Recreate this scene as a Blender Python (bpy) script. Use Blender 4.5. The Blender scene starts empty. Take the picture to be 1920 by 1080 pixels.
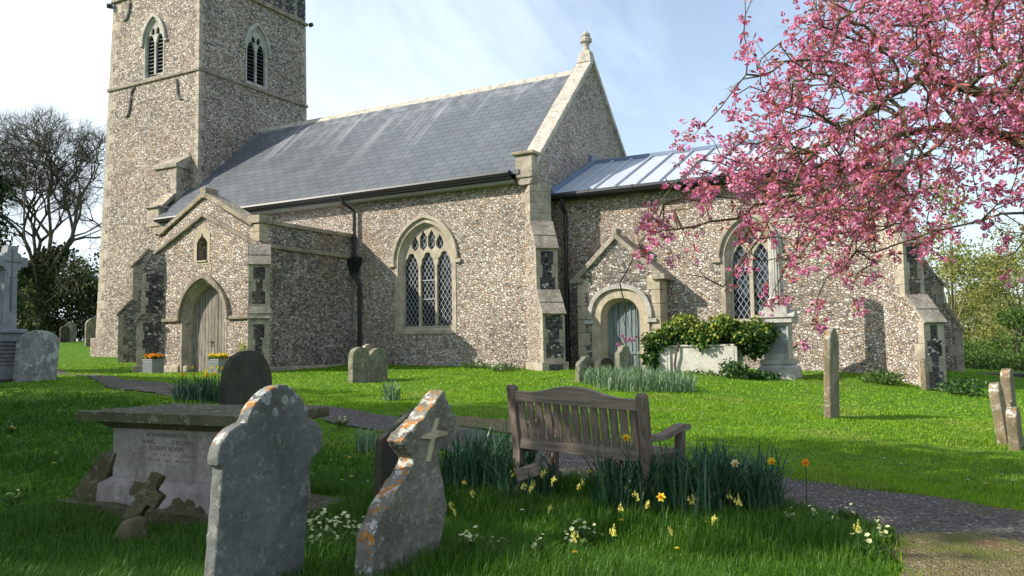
import bpy, bmesh, math, random
import numpy as np
from mathutils import Vector, Matrix
from mathutils.geometry import tessellate_polygon

random.seed(7)
rng = np.random.default_rng(7)
SC = bpy.context.scene
COL = SC.collection
rad = math.radians

# ---------------------------------------------------------------- camera
FPX, PITCH, ROLL, YAW = 1589.9, .0728581726, -.0169481216, -.497673672
h_ = np.array([math.sin(YAW), math.cos(YAW), 0]); r_ = np.array([math.cos(YAW), -math.sin(YAW), 0]); up_ = np.array([0, 0, 1.])
F_ = h_*math.cos(PITCH)+up_*math.sin(PITCH); u_ = up_*math.cos(PITCH)-h_*math.sin(PITCH)
R_ = r_*math.cos(ROLL)+u_*math.sin(ROLL); U_ = u_*math.cos(ROLL)-r_*math.sin(ROLL)
cam = bpy.data.cameras.new('camera'); camo = bpy.data.objects.new('camera', cam); COL.objects.link(camo)
cam.sensor_width = 36; cam.lens = FPX/1920*36; cam.clip_start = .05; cam.clip_end = 3000
camo.matrix_world = Matrix(((R_[0], U_[0], -F_[0], 0), (R_[1], U_[1], -F_[1], 0), (R_[2], U_[2], -F_[2], 1.5), (0, 0, 0, 1)))
SC.camera = camo

# ---------------------------------------------------------------- light and exposure
SUN_AZ = math.atan2(-.74, -.673)          # compass bearing of the sun, from +Y towards +X
SUN_EL = rad(32.5)
SUN_STRENGTH, SKY_STRENGTH, EXPOSURE = 5.0, .15, .48
sl = bpy.data.lights.new('sun', 'SUN'); so = bpy.data.objects.new('sun', sl); COL.objects.link(so)
sl.energy = SUN_STRENGTH; sl.angle = rad(.5); sl.color = (1, .93, .80)
so.rotation_euler = Vector((-math.sin(SUN_AZ)*math.cos(SUN_EL), -math.cos(SUN_AZ)*math.cos(SUN_EL), -math.sin(SUN_EL))).to_track_quat('-Z', 'Y').to_euler()
SC.view_settings.view_transform = 'Standard'; SC.view_settings.look = 'None'
SC.view_settings.exposure = EXPOSURE; SC.view_settings.gamma = 1

class NT:
    """short hand for building node trees"""
    def __init__(s, tree): s.t = tree; s.L = tree.links.new
    def n(s, typ, _props=None, **ins):
        nd = s.t.nodes.new(typ)
        for k, v in (_props or {}).items(): setattr(nd, k, v)
        for k, v in ins.items(): s.set(nd, k, v)
        return nd
    def set(s, nd, k, v):
        if isinstance(k, str):
            k2 = k.replace('_', ' ')
            sock = next((i for i in nd.inputs if i.name == k2 and i.enabled), None) or nd.inputs[int(k[1:])]
        else: sock = nd.inputs[k]
        if hasattr(v, 'is_output'): s.L(v, sock)
        elif hasattr(v, 'outputs'): s.L(v.outputs[0], sock)
        else:
            if sock.type == 'RGBA' and len(v) == 3: v = (*v, 1)
            sock.default_value = v
    def math(s, op, a, b=0., c=0., clamp=False):
        nd = s.t.nodes.new('ShaderNodeMath'); nd.operation = op; nd.use_clamp = clamp
        for i, x in enumerate((a, b, c)): s.set(nd, i, x)
        return nd.outputs[0]
    def mix(s, f, a, b, mode='MIX'):
        nd = s.t.nodes.new('ShaderNodeMix'); nd.data_type = 'RGBA'; nd.blend_type = mode
        s.set(nd, 0, f)
        for i, x in ((6, a), (7, b)): s.set(nd, i, x)
        return nd.outputs[2]
    def ramp(s, fac, stops, interp='LINEAR'):
        nd = s.t.nodes.new('ShaderNodeValToRGB'); cr = nd.color_ramp; cr.interpolation = interp
        while len(cr.elements) < len(stops): cr.elements.new(.5)
        for e, (p, c) in zip(cr.elements, stops):
            e.position = p; e.color = (c, c, c, 1) if isinstance(c, (int, float)) else (*c, 1)
        s.set(nd, 0, fac); return nd.outputs[0]
    def noise(s, vec, scale, detail=3., rough=.55, dist=0.):
        nd = s.t.nodes.new('ShaderNodeTexNoise'); s.set(nd, 'Vector', vec)
        nd.inputs['Scale'].default_value = scale; nd.inputs['Detail'].default_value = detail
        nd.inputs['Roughness'].default_value = rough; nd.inputs['Distortion'].default_value = dist
        return nd
    def smooth(s, v, a, b):
        nd = s.t.nodes.new('ShaderNodeMapRange'); nd.interpolation_type = 'SMOOTHSTEP'
        s.set(nd, 0, v); nd.inputs[1].default_value = a; nd.inputs[2].default_value = b
        return nd.outputs[0]
    def vmul(s, v, k):
        nd = s.t.nodes.new('ShaderNodeVectorMath'); nd.operation = 'MULTIPLY'; s.set(nd, 0, v); nd.inputs[1].default_value = k
        return nd.outputs[0]
    def vadd(s, a, b):
        nd = s.t.nodes.new('ShaderNodeVectorMath'); nd.operation = 'ADD'; s.set(nd, 0, a); s.set(nd, 1, b); return nd.outputs[0]
    def sep(s, v):
        nd = s.t.nodes.new('ShaderNodeSeparateXYZ'); s.set(nd, 0, v); return nd.outputs
    def comb(s, x, y, z):
        nd = s.t.nodes.new('ShaderNodeCombineXYZ')
        for i, q in enumerate((x, y, z)): s.set(nd, i, q)
        return nd.outputs[0]
    def pos(s): return s.n('ShaderNodeNewGeometry').outputs['Position']
    def objc(s): return s.n('ShaderNodeTexCoord').outputs['Object']
    def normal(s): return s.n('ShaderNodeNewGeometry').outputs['True Normal']
    def island(s): return s.n('ShaderNodeNewGeometry').outputs['Random Per Island']
    def bump(s, h, strength=.5, dist=.02):
        nd = s.n('ShaderNodeBump'); nd.inputs['Strength'].default_value = strength; nd.inputs['Distance'].default_value = dist
        s.set(nd, 'Height', h); return nd.outputs[0]

w = bpy.data.worlds.new('World'); SC.world = w; w.use_nodes = True
N = NT(w.node_tree); w.node_tree.nodes.clear()
sky = N.n('ShaderNodeTexSky', dict(sky_type='NISHITA', sun_disc=False, sun_elevation=SUN_EL, sun_rotation=SUN_AZ, air_density=1.0, dust_density=.7, ozone_density=1.8))
bg = N.n('ShaderNodeBackground', Color=sky.outputs[0]); bg.inputs[1].default_value = SKY_STRENGTH
# thin cirrus and a bright hazy bank low in the west
dirv = N.n('ShaderNodeTexCoord').outputs['Generated']
dx, dy, dz = N.sep(dirv)
zc = N.math('ADD', N.math('MAXIMUM', dz, 0.), .12)
cp = N.comb(N.math('DIVIDE', dx, zc), N.math('DIVIDE', dy, zc), 0.)
c1 = N.noise(N.vmul(cp, (1.0, .42, 1)), 1.1, 6, .62, .6).outputs[0]
c2 = N.noise(N.vmul(cp, (.5, .35, 1)), .45, 3, .5).outputs[0]
cl = N.math('MULTIPLY', N.smooth(c1, .40, .66), N.smooth(c2, .28, .52))
west = N.smooth(N.math('SUBTRACT', N.math('ADD', N.math('MULTIPLY', dx, -.95), N.math('MULTIPLY', dy, .31)), N.math('MULTIPLY', dz, .25)), .50, .88)
low = N.math('MULTIPLY', N.math('SUBTRACT', 1., N.smooth(dz, .0, .40)), .36)
amt = N.math('MAXIMUM', N.math('MAXIMUM', N.math('MULTIPLY', cl, .95), west), low)
amt = N.math('MULTIPLY', N.math('ADD', N.math('MULTIPLY', amt, .76), .24), N.smooth(dz, -.06, .01))
cb = N.n('ShaderNodeBackground', Color=(.80, .91, 1.0)); cb.inputs[1].default_value = .95
ms = N.n('ShaderNodeMixShader'); N.set(ms, 0, amt); N.L(bg.outputs[0], ms.inputs[1]); N.L(cb.outputs[0], ms.inputs[2])
N.L(ms.outputs[0], N.n('ShaderNodeOutputWorld').inputs[0])

# ---------------------------------------------------------------- mesh helpers
FRAMES = {}
class Fr:
    def __init__(s, o, u, v, n): s.o, s.u, s.v, s.n = Vector(o), Vector(u).normalized(), Vector(v).normalized(), Vector(n).normalized()
    def p(s, a, b, c=0.): return s.o+s.u*a+s.v*b+s.n*c
def FS(Y): return Fr((0, Y, 0), (1, 0, 0), (0, 0, 1), (0, -1, 0))      # u = X, v = Z, out = south
def FE(X): return Fr((X, 0, 0), (0, 1, 0), (0, 0, 1), (1, 0, 0))       # u = Y, v = Z, out = east
class MB:
    def __init__(s): s.v = []; s.f = []; s.m = []; s.cuts = []
    def add(s, vs, fs, m=0):
        k = len(s.v); s.cuts.append((k, len(s.f))); s.v += [tuple(q) for q in vs]; s.f += [tuple(i+k for i in f) for f in fs]; s.m += [m]*len(fs); return s
    def hexa(s, q, m=0):   # 8 corners: bottom ring, top ring
        return s.add(q, [(0, 3, 2, 1), (4, 5, 6, 7), (0, 1, 5, 4), (1, 2, 6, 5), (2, 3, 7, 6), (3, 0, 4, 7)], m)
    def box(s, x0, x1, y0, y1, z0, z1, m=0):
        return s.hexa([(x0, y0, z0), (x1, y0, z0), (x1, y1, z0), (x0, y1, z0), (x0, y0, z1), (x1, y0, z1), (x1, y1, z1), (x0, y1, z1)], m)
    def fbox(s, F, a0, a1, b0, b1, c0, c1, m=0):
        return s.hexa([F.p(a0, b0, c0), F.p(a1, b0, c0), F.p(a1, b0, c1), F.p(a0, b0, c1), F.p(a0, b1, c0), F.p(a1, b1, c0), F.p(a1, b1, c1), F.p(a0, b1, c1)], m)
    def bar(s, p, q, w, h, up=(0, 0, 1), m=0):
        p, q, up = Vector(p), Vector(q), Vector(up); d = (q-p).normalized(); x = d.cross(up).normalized(); y = x.cross(d)
        c = [(-w/2, -h/2), (w/2, -h/2), (w/2, h/2), (-w/2, h/2)]
        return s.hexa([p+x*a+y*b for a, b in c]+[q+x*a+y*b for a, b in c], m)
    def prism(s, F, poly, c0, c1, holes=(), m=0, back=True):
        loops = [list(poly)]+[list(h) for h in holes]
        flat = [q for l in loops for q in l]; n = len(flat)
        tri = tessellate_polygon([[Vector((a, b, 0)) for a, b in l] for l in loops])
        vs = [F.p(a, b, c1) for a, b in flat]+[F.p(a, b, c0) for a, b in flat]
        fs = [tuple(t) for t in tri]
        if back: fs += [tuple(i+n for i in t[::-1]) for t in tri]
        k = 0
        for l in loops:
            for i in range(len(l)):
                j = (i+1) % len(l); fs.append((k+i, k+j, k+j+n, k+i+n))
            k += len(l)
        return s.add(vs, fs, m)
    def loft(s, rings, close=True, caps=False, m=0):
        n = len(rings[0]); vs = [p for r in rings for p in r]; fs = []
        for a in range(len(rings)-1):
            for i in range(n if close else n-1):
                j = (i+1) % n; fs.append((a*n+i, a*n+j, (a+1)*n+j, (a+1)*n+i))
        if caps: fs += [tuple(range(n))[::-1], tuple(range((len(rings)-1)*n, len(rings)*n))]
        return s.add(vs, fs, m)
    def tube(s, pts, r, n=8, m=0, caps=True):
        pts = [Vector(p) for p in pts]; rs = r if isinstance(r, (list, tuple)) else [r]*len(pts); rings = []
        ref = Vector((0, 0, 1))
        for i, p in enumerate(pts):
            d = (pts[min(i+1, len(pts)-1)]-pts[max(i-1, 0)]).normalized()
            if abs(d.dot(ref)) > .95: ref = Vector((1, 0, 0)) if abs(d.x) < .9 else Vector((0, 1, 0))
            x = d.cross(ref).normalized(); y = x.cross(d); ref = ref
            rings.append([p+(x*math.cos(t)+y*math.sin(t))*rs[i] for t in [2*math.pi*k/n for k in range(n)]])
        return s.loft(rings, True, caps, m)
    def lathe(s, c, prof, n=16, m=0):
        return s.loft([[(c[0]+r*math.cos(2*math.pi*k/n), c[1]+r*math.sin(2*math.pi*k/n), c[2]+z) for k in range(n)] for r, z in prof], True, True, m)
    def each(s, name, mats, parent=None, bevel=0.):
        """one object per added shape"""
        out = []; cs = s.cuts+[(len(s.v), len(s.f))]
        for (v0, f0), (v1, f1) in zip(cs, cs[1:]):
            q = MB(); q.add(s.v[v0:v1], [tuple(i-v0 for i in f) for f in s.f[f0:f1]]); out.append(q.build(name, mats, parent, bevel))
        return out
    def build(s, name, mats, parent=None, bevel=0., local=False, smooth=False, recalc=True):
        o = mesh_obj(name, s.v, s.f, mats, parent, local, s.m, smooth)
        if recalc:
            bm = bmesh.new(); bm.from_mesh(o.data); bmesh.ops.recalc_face_normals(bm, faces=bm.faces); bm.to_mesh(o.data); bm.free()
        if bevel:
            md = o.modifiers.new('edge wear', 'BEVEL'); md.width = bevel; md.segments = 2; md.limit_method = 'ANGLE'; md.angle_limit = rad(35)
        return o
def root_of(o):
    while o.parent: o = o.parent
    return o
def mesh_obj(name, v, f, mats, parent=None, local=False, mi=None, smooth=False):
    me = bpy.data.meshes.new(name)
    v = np.asarray([tuple(q) for q in v] if not isinstance(v, np.ndarray) else v, dtype=np.float64)
    if parent is not None and not local:
        r = root_of(parent); v = v-np.array(r.location)
    if isinstance(f, np.ndarray):
        nf, k = f.shape
        me.vertices.add(len(v)); me.vertices.foreach_set('co', v.astype(np.float32).ravel())
        me.loops.add(nf*k); me.loops.foreach_set('vertex_index', f.astype(np.int32).ravel())
        me.polygons.add(nf); me.polygons.foreach_set('loop_start', np.arange(0, nf*k, k, dtype=np.int32))
        me.update(calc_edges=True)
    else:
        me.from_pydata([tuple(q) for q in v], [], f); me.update()
    for m in (mats if isinstance(mats, (list, tuple)) else [mats]): me.materials.append(m)
    if mi is not None and len(mi) == len(me.polygons) and any(mi): me.polygons.foreach_set('material_index', np.array(mi, dtype=np.int32))
    if smooth: me.polygons.foreach_set('use_smooth', np.ones(len(me.polygons), dtype=bool))
    o = bpy.data.objects.new(name, me); COL.objects.link(o)
    if parent is not None: o.parent = parent
    return o
def tag(o, label=None, cat=None, group=None, kind=None):
    if label: o['label'] = label
    if cat: o['category'] = cat
    if group: o['group'] = group
    if kind: o['kind'] = kind
    return o
def thing(name, label, cat, loc=(0, 0, 0), rotz=0., group=None):
    o = bpy.data.objects.new(name, None); COL.objects.link(o); o.empty_display_size = .2
    o.location = loc; o.rotation_euler = (0, 0, rotz); return tag(o, label, cat, group)
def dup(o, loc, rotz=0., label=None, scale=1.):
    def cp(a, par):
        b = a.copy(); COL.objects.link(b); b.parent = par
        for ch in list(a.children): cp(ch, b)
        return b
    r = cp(o, None); r.location = loc; r.rotation_euler = (0, 0, rotz); r.scale = (scale,)*3
    if label: r['label'] = label
    return r
def arch(x0, x1, zb, zs, za, n=12, cusp=0., k=5):
    """pointed arch outline, counter clockwise from bottom left"""
    w_, h = (x1-x0)/2, za-zs; xc = (x0+x1)/2
    R = (w_*w_+h*h)/(2*w_); th = math.atan2(h, R-w_) if R > w_ else math.pi-math.atan2(h, w_-R)
    right = []
    for i in range(n+1):
        t = th*i/n; rr = R-cusp*w_*abs(math.sin(t/th*math.pi*k/2))
        right.append((x1-R+rr*math.cos(t), zs+rr*math.sin(t)))
    right[-1] = (xc, za) if cusp == 0 else (xc, right[-1][1])
    left = [(x0+x1-a, b) for a, b in right[::-1][1:]]
    return [(x0, zb), (x1, zb)]+right+left
def tudor(x0, x1, zb, zs, za, n=9, e=2.2):
    w_ = (x1-x0)/2; xc = (x0+x1)/2; pts = [(x0, zb), (x1, zb)]
    for i in range(2*n+1):
        t = math.pi*i/(2*n); c, s_ = math.cos(t), math.sin(t)
        pts.append((xc+w_*math.copysign(abs(c)**(2/e), c), zs+(za-zs)*abs(s_)**(2/e)))
    return pts
def offset_arch(fn, x0, x1, zb, zs, za, d, **k): return fn(x0-d, x1+d, zb, zs, za+d*1.25, **k)

# ---------------------------------------------------------------- ground heights
CP = [(-10.8, 21.0, 0.97), (-16.3, 21.0, 1.14), (-17.4, 17.0, 1.02), (-22.0, 17.0, 1.0), (-31.2, 22.0, 1.53), (-2.0, 22.0, 0.8), (-8.65, 22.0, 0.95), (-0.8, 21.3, 0.42), (-26.0, 24.0, 1.5), (-1.86, 13.0, 0.44), (-11.94, 15.25, 0.82), (-5.59, 5.06, 0.1), (-3.55, 3.48, 0.26), (-3.12, 4.24, 0.16), (-3.35, 6.27, 0.32), (-2.26, 6.06, 0.28), (0.31, 11.68, 0.31), (-15.66, 9.79, 1.09), (-8.02, 7.81, 0.6), (-5.46, 18.31, 0.86), (-3.94, 19.83, 0.72), (-6.87, 15.72, 0.85), (-41.94, 28.49, 2.35), (0.0, 0.0, 0.0), (3.0, 3.0, -0.15), (-4.0, 1.0, 0.0), (-12.0, 4.0, 0.35), (-60.0, 40.0, 1.7), (-120.0, 60.0, 1.7), (0.0, 45.0, 0.2), (40.0, 40.0, -0.3), (30.0, 10.0, -0.4), (10.0, 12.0, 0.1), (100.0, 150.0, 0.0), (-80.0, 200.0, 1.5), (0.0, -30.0, -0.2), (-40.0, -20.0, 0.6), (100.0, -20.0, -0.5), (-130.0, -30.0, 1.2)]
PATH = [(-27.33, 17.07), (-25.84, 17.02), (-14.62, 10.96), (-12.97, 10.96), (-8.48, 9.53), (-6.95, 9.28), (-5.97, 9.34), (-4.32, 8.38), (-2.95, 8.01), (-2.4, 7.8), (-1.58, 7.77), (-0.96, 7.69), (-0.35, 7.63), (0.26, 7.43), (-0.41, 5.49), (-0.53, 6.27), (-0.84, 6.69), (-1.49, 6.89), (-2.77, 6.84), (-3.66, 7.09), (-4.91, 7.67), (-6.48, 8.33), (-7.58, 8.62), (-11.25, 9.4), (-13.41, 9.73), (-22.42, 14.77), (-25.82, 16.13)]
FLOWERS = {'primrose': [(-4.29, 4.71), (-4.29, 4.88), (-4.0, 4.78), (-3.71, 4.54), (-3.86, 4.35), (-3.69, 4.33), (-2.91, 4.69), (-2.66, 4.66), (-2.81, 4.66), (-2.41, 4.71), (-2.34, 5.2), (-2.26, 5.16), (-1.18, 6.11), (-1.05, 6.26), (-0.92, 6.2), (-0.85, 6.46), (-0.65, 6.2), (-0.58, 5.96), (-0.66, 5.66), (-0.97, 6.82), (-7.59, 4.6), (-10.68, 6.41), (-6.93, 8.28), (-2.3, 4.94)], 'cowslip': [(-3.31, 6.07), (-3.31, 6.27), (-3.05, 6.08), (-2.86, 5.87), (-4.09, 6.94), (-3.99, 6.63), (-3.9, 6.76), (-2.74, 6.27), (-2.68, 6.5), (-2.6, 6.43), (-2.33, 6.02), (-2.11, 5.63), (-2.26, 6.59), (-2.14, 5.42), (-2.11, 6.55), (-1.86, 6.25), (-1.69, 6.08), (-1.57, 6.06), (-1.68, 5.05), (-1.5, 5.37), (-2.12, 4.62), (-1.95, 4.79), (-2.1, 5.94), (-2.42, 6.42), (-1.75, 5.74), (-0.68, 5.54), (-3.05, 5.9), (-3.57, 6.41)], 'dandelion': [(-8.73, 5.74), (-8.33, 5.46), (-7.32, 5.84), (-8.48, 6.83), (-5.59, 6.8), (-5.13, 6.13), (-5.79, 6.75), (-5.05, 6.17), (-3.91, 5.02), (-4.13, 5.58), (-2.14, 5.42), (-2.12, 4.62), (-1.63, 5.02), (-12.14, 7.52), (-11.41, 7.61), (-13.7, 8.8), (-11.19, 7.95), (-10.73, 8.68), (-10.11, 6.05), (-7.86, 6.58), (-13.29, 8.32), (-4.36, 12.6), (-10.33, 20.11), (-3.39, 16.5), (-10.28, 11.98), (-9.28, 10.56), (-10.19, 14.53), (-15.62, 16.95), (-24.56, 18.39), (-26.56, 18.85), (-28.32, 19.46), (-22.53, 16.52), (-11.17, 17.74), (-7.3, 11.27)], 'daisy': [(-4.17, 6.59), (-4.8, 6.09), (-2.92, 5.47), (-4.07, 6.31), (-1.57, 8.2), (-0.81, 8.84), (-0.65, 8.64), (-1.08, 10.15), (-6.97, 9.94), (-3.74, 13.22), (-1.03, 15.3), (-0.11, 8.18), (0.02, 8.06), (0.15, 8.6), (0.22, 8.28)]}
DAFF = {'a': (-10.38, 9.17), 'b': (-7.95, 10.66), 'c': (-5.28, 14.29), 'd1': (-3.82, 6.67), 'd2': (-3.29, 6.37), 'e1': (-2.32, 6.27), 'e2': (-1.91, 6.3), 'e3': (-1.6, 6.64), 'f': (-5.92, 7.52), 'g': (-2.11, 6.55)}

A_ = np.array(CP)
def _solve(A, lam=.02):
    n = len(A); d = np.hypot(A[:, None, 0]-A[None, :, 0], A[:, None, 1]-A[None, :, 1])
    K = np.where(d > 0, d*d*np.log(d+1e-12), 0)/100+lam*np.eye(n); P = np.c_[np.ones(n), A[:, :2]/10]
    return np.linalg.solve(np.block([[K, P], [P.T, np.zeros((3, 3))]]), np.r_[A[:, 2], 0, 0, 0])
W_ = _solve(A_)
def gz(x, y):
    x = np.asarray(x, float); y = np.asarray(y, float); sh = x.shape; x = x.ravel(); y = y.ravel(); out = np.empty(x.shape)
    for i in range(0, len(x), 20000):
        xx, yy = x[i:i+20000], y[i:i+20000]
        cx, cy = np.clip(xx, -120, 100), np.clip(yy, -30, 190)
        d = np.hypot(cx[:, None]-A_[:, 0], cy[:, None]-A_[:, 1])
        out[i:i+20000] = np.where(d > 0, d*d*np.log(d+1e-12), 0)/100@W_[:len(A_)]+W_[-3]+W_[-2]*cx/10+W_[-1]*cy/10
    return out.reshape(sh)
def g(x, y): return float(gz(np.array([x]), np.array([y]))[0])
def inpoly(x, y, poly):
    c = np.zeros(len(x), bool); n = len(poly)
    for i in range(n):
        (x1, y1), (x2, y2) = poly[i], poly[(i+1) % n]
        t = ((y1 > y) != (y2 > y)); c ^= t & (x < (x2-x1)*(y-y1)/((y2-y1) if y2 != y1 else 1e-9)+x1)
    return c
# ---------------------------------------------------------------- materials
def mat(name):
    m = bpy.data.materials.new(name); m.use_nodes = True; nt = m.node_tree; nt.nodes.clear(); n = NT(nt)
    n.out = n.n('ShaderNodeOutputMaterial'); return m, n
def finish(n, color, rough=.8, normal=None, spec=.3, metal=0., extra=None):
    b = n.n('ShaderNodeBsdfPrincipled'); n.set(b, 'Base Color', color); n.set(b, 'Roughness', rough)
    n.set(b, 'Specular IOR Level', spec); n.set(b, 'Metallic', metal)
    if normal is not None: n.set(b, 'Normal', normal)
    for k, v in (extra or {}).items(): n.set(b, k, v)
    n.L(b.outputs[0], n.out.inputs[0]); return b

def flint(name, stops, mortar, sc=9., mort=.05, dark=None, wash=0.):
    m, n = mat(name); p = n.pos()
    wob = n.noise(p, 7., 2).outputs[1]
    v = n.vadd(n.vmul(p, (1, 1, 1.5)), n.vmul(n.vadd(wob, (-.5, -.5, -.5)), (.11, .11, .11)))
    vo = n.n('ShaderNodeTexVoronoi', dict(feature='F1')); n.set(vo, 'Vector', v); n.set(vo, 'Scale', sc)
    ve = n.n('ShaderNodeTexVoronoi', dict(feature='DISTANCE_TO_EDGE')); n.set(ve, 'Vector', v); n.set(ve, 'Scale', sc)
    r, g_, b_ = n.n('ShaderNodeSeparateColor', Color=vo.outputs['Color']).outputs[:3]
    big = n.noise(p, .55, 3).outputs[0]; mid = n.noise(p, 2.6, 3).outputs[0]
    rr = n.math('ADD', n.math('ADD', r, n.math('MULTIPLY', n.math('SUBTRACT', mid, .5), .5)), n.math('MULTIPLY', n.math('SUBTRACT', big, .5), .5))
    col = n.ramp(rr, stops)
    fine = n.noise(p, 46., 3).outputs[0]
    col = n.mix(.6, col, n.ramp(fine, [(.25, .62), (.75, 1.12)]), 'MULTIPLY')
    col = n.mix(n.math('MULTIPLY', n.smooth(g_, .85, .90), .75), col, (.72, .69, .64))       # white cortex faces
    if dark: col = n.mix(n.math('MULTIPLY', n.smooth(b_, dark, dark+.04), .85), col, (.075, .08, .095))
    edge = n.smooth(ve.outputs[0], mort*.35, mort*1.5)
    col = n.mix(edge, n.mix(n.math('MULTIPLY', fine, .6), mortar, tuple(c*.55 for c in mortar)), col)
    # weather: broad tonal drift, orange stain, pale lime wash near patches
    col = n.mix(1., col, n.ramp(big, [(.25, (.84, .81, .81)), (.75, (1.15, 1.11, 1.05))]), 'MULTIPLY')
    st = n.noise(n.vmul(p, (1, 1, .35)), 1.3, 4, .6).outputs[0]
    col = n.mix(n.math('MULTIPLY', n.smooth(st, .52, .70), .35), col, (.34, .22, .12), 'MIX')
    if wash: col = n.mix(n.math('MULTIPLY', n.smooth(n.noise(p, .8, 4).outputs[0], .45, .65), wash), col, (.55, .52, .46))
    hgt = n.math('ADD', n.math('MULTIPLY', n.smooth(ve.outputs[0], .0, .16), .8), n.math('ADD', n.math('MULTIPLY', fine, .35), n.math('MULTIPLY', g_, .5)))
    finish(n, col, n.math('SUBTRACT', .85, n.math('MULTIPLY', edge, .25)), n.bump(hgt, 1., .05), .3)
    return m
M = {}
LIT = [(.0, (.24, .22, .21)), (.14, (.36, .32, .29)), (.30, (.53, .39, .28)), (.44, (.46, .42, .39)), (.60, (.60, .50, .40)), (.78, (.56, .53, .50)), (1., (.72, .68, .63))]
M['flint'] = flint('flint rubble', LIT, (.41, .345, .27), 12., .055, .94)
M['flint_tower'] = flint('tower flint', [(.0, (.13, .125, .13)), (.18, (.28, .25, .22)), (.38, (.46, .34, .24)), (.56, (.42, .39, .36)), (.78, (.57, .48, .39)), (1., (.68, .65, .61))], (.38, .32, .25), 10.8, .055, .94)
M['flint_porch'] = flint('porch flint', [(.0, (.22, .20, .19)), (.25, (.40, .35, .31)), (.5, (.54, .41, .31)), (.75, (.58, .53, .48)), (1., (.70, .65, .60))], (.44, .37, .29), 9.2, .055, .95)
M['flint_grey'] = flint('grey knapped flint', [(.0, (.09, .09, .10)), (.3, (.24, .23, .22)), (.55, (.42, .34, .27)), (.75, (.42, .41, .40)), (1., (.64, .62, .60))], (.33, .30, .26), 11.5, .06, .87)
M['flint_dark'] = flint('dark flint panel', [(.0, (.012, .013, .016)), (.5, (.04, .043, .05)), (.85, (.10, .10, .11)), (1., (.3, .3, .3))], (.22, .20, .18), 11., .05, .6)

def stone(name, base, lichen=.0, orange=.0, green=.0, scale=1., var=.25, bumpd=.012, local=False, white=0., dirt=.35, south=False, crust=0., crust_z=0.):
    m, n = mat(name); p = n.objc() if local else n.pos()
    p = n.vmul(p, (scale,)*3)
    a = n.noise(p, 3.2, 5, .6).outputs[0]; b = n.noise(p, 22., 4, .65).outputs[0]; c = n.noise(p, 90., 2).outputs[0]
    col = n.mix(n.smooth(a, .3, .7), tuple(x*(1-var) for x in base), tuple(min(1, x*(1+var)) for x in base))
    col = n.mix(.5, col, n.ramp(b, [(.3, .55), (.7, 1.1)]), 'MULTIPLY')
    stn = n.noise(n.vmul(p, (1, 1, .22)), 5., 4, .6).outputs[0]
    col = n.mix(n.math('MULTIPLY', n.smooth(stn, .5, .75), dirt), col, tuple(x*.33 for x in base))
    nx, ny, nz = n.sep(n.normal())
    if green:
        gm = n.math('MULTIPLY', n.smooth(n.noise(p, 4.5, 4, .65).outputs[0], .38, .62), green)
        col = n.mix(gm, col, (.085, .095, .035))
    if white:
        vo = n.noise(p, 7., 2, .5, .8).outputs[0]
        col = n.mix(n.math('MULTIPLY', n.smooth(vo, .585, .62), white), col, (.40, .42, .38))
    if lichen:
        lm = n.smooth(n.noise(p, 13., 3, .7).outputs[0], .56, .64)
        col = n.mix(n.math('MULTIPLY', lm, lichen), col, (.50, .50, .44))
    if crust:       # round pale lichen rosettes, thickest towards the top of the stone
        vo = n.n('ShaderNodeTexVoronoi'); n.set(vo, 'Vector', n.vadd(p, n.vmul(n.noise(p, 30., 2).outputs[1], (.02, .02, .02)))); n.set(vo, 'Scale', 15.)
        rs_, gs_, bs_ = n.n('ShaderNodeSeparateColor', Color=vo.outputs['Color']).outputs[:3]
        ring = n.math('SUBTRACT', n.math('MULTIPLY', rs_, .55), vo.outputs[0]); hz = n.sep(n.pos())[2]
        dens = n.math('ADD', n.math('MULTIPLY', n.smooth(hz, crust_z-.25, crust_z+.25), .75), n.math('MULTIPLY', n.math('SUBTRACT', n.noise(p, 4., 3).outputs[0], .5), 1.3))
        cm = n.math('MULTIPLY', n.smooth(ring, .0, .06), n.smooth(dens, .25, .5))
        cc = n.mix(n.smooth(ring, .02, .25), (.34, .38, .35), (.24, .265, .25)); col = n.mix(n.math('MULTIPLY', cm, crust), col, cc)
    if orange:
        om = n.smooth(n.noise(n.vadd(p, (3.1, 1.7, 9.2)), 9., 4, .7).outputs[0], .50, .60)
        face = n.smooth(n.math('ADD', nz, n.math('MULTIPLY', ny, -1.) if south else 0.), .25, .6)
        col = n.mix(n.math('MULTIPLY', n.math('MULTIPLY', om, face), orange), col, (.42, .17, .025))
        lm2 = n.math('MULTIPLY', n.smooth(n.noise(n.vadd(p, (7., 2., 4.)), 12., 3, .7).outputs[0], .52, .6), face)
        col = n.mix(n.math('MULTIPLY', lm2, .8), col, (.52, .52, .47))
    hgt = n.math('ADD', b, n.math('ADD', n.math('MULTIPLY', c, .35), n.math('MULTIPLY', a, 1.2)))
    finish(n, col, .88, n.bump(hgt, .7, bumpd/scale), .25)
    return m
M['stone'] = stone('limestone dressing', (.37, .32, .25), lichen=.45, var=.28)
M['quoin'] = stone('worn quoin stone', (.40, .345, .275), lichen=.3, var=.25)
M['string'] = stone('dark weathered string', (.26, .22, .17), lichen=.4, var=.3)
M['stone_y'] = stone('warm limestone', (.44, .37, .27), lichen=.15, var=.18)
M['stone_g'] = stone('grey limestone', (.42, .40, .36), lichen=.45, var=.22)
M['coping'] = stone('weathered coping', (.30, .25, .18), lichen=.5, orange=.35, var=.3)
M['coping_n'] = stone('pale lichened coping', (.42, .38, .32), lichen=.7, orange=.15, var=.3)
M['weathering'] = stone('lichened weathering slab', (.33, .28, .23), lichen=.6, green=.25, var=.3)
M['tracery'] = stone('window tracery stone', (.43, .375, .29), lichen=.25, var=.22)
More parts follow.
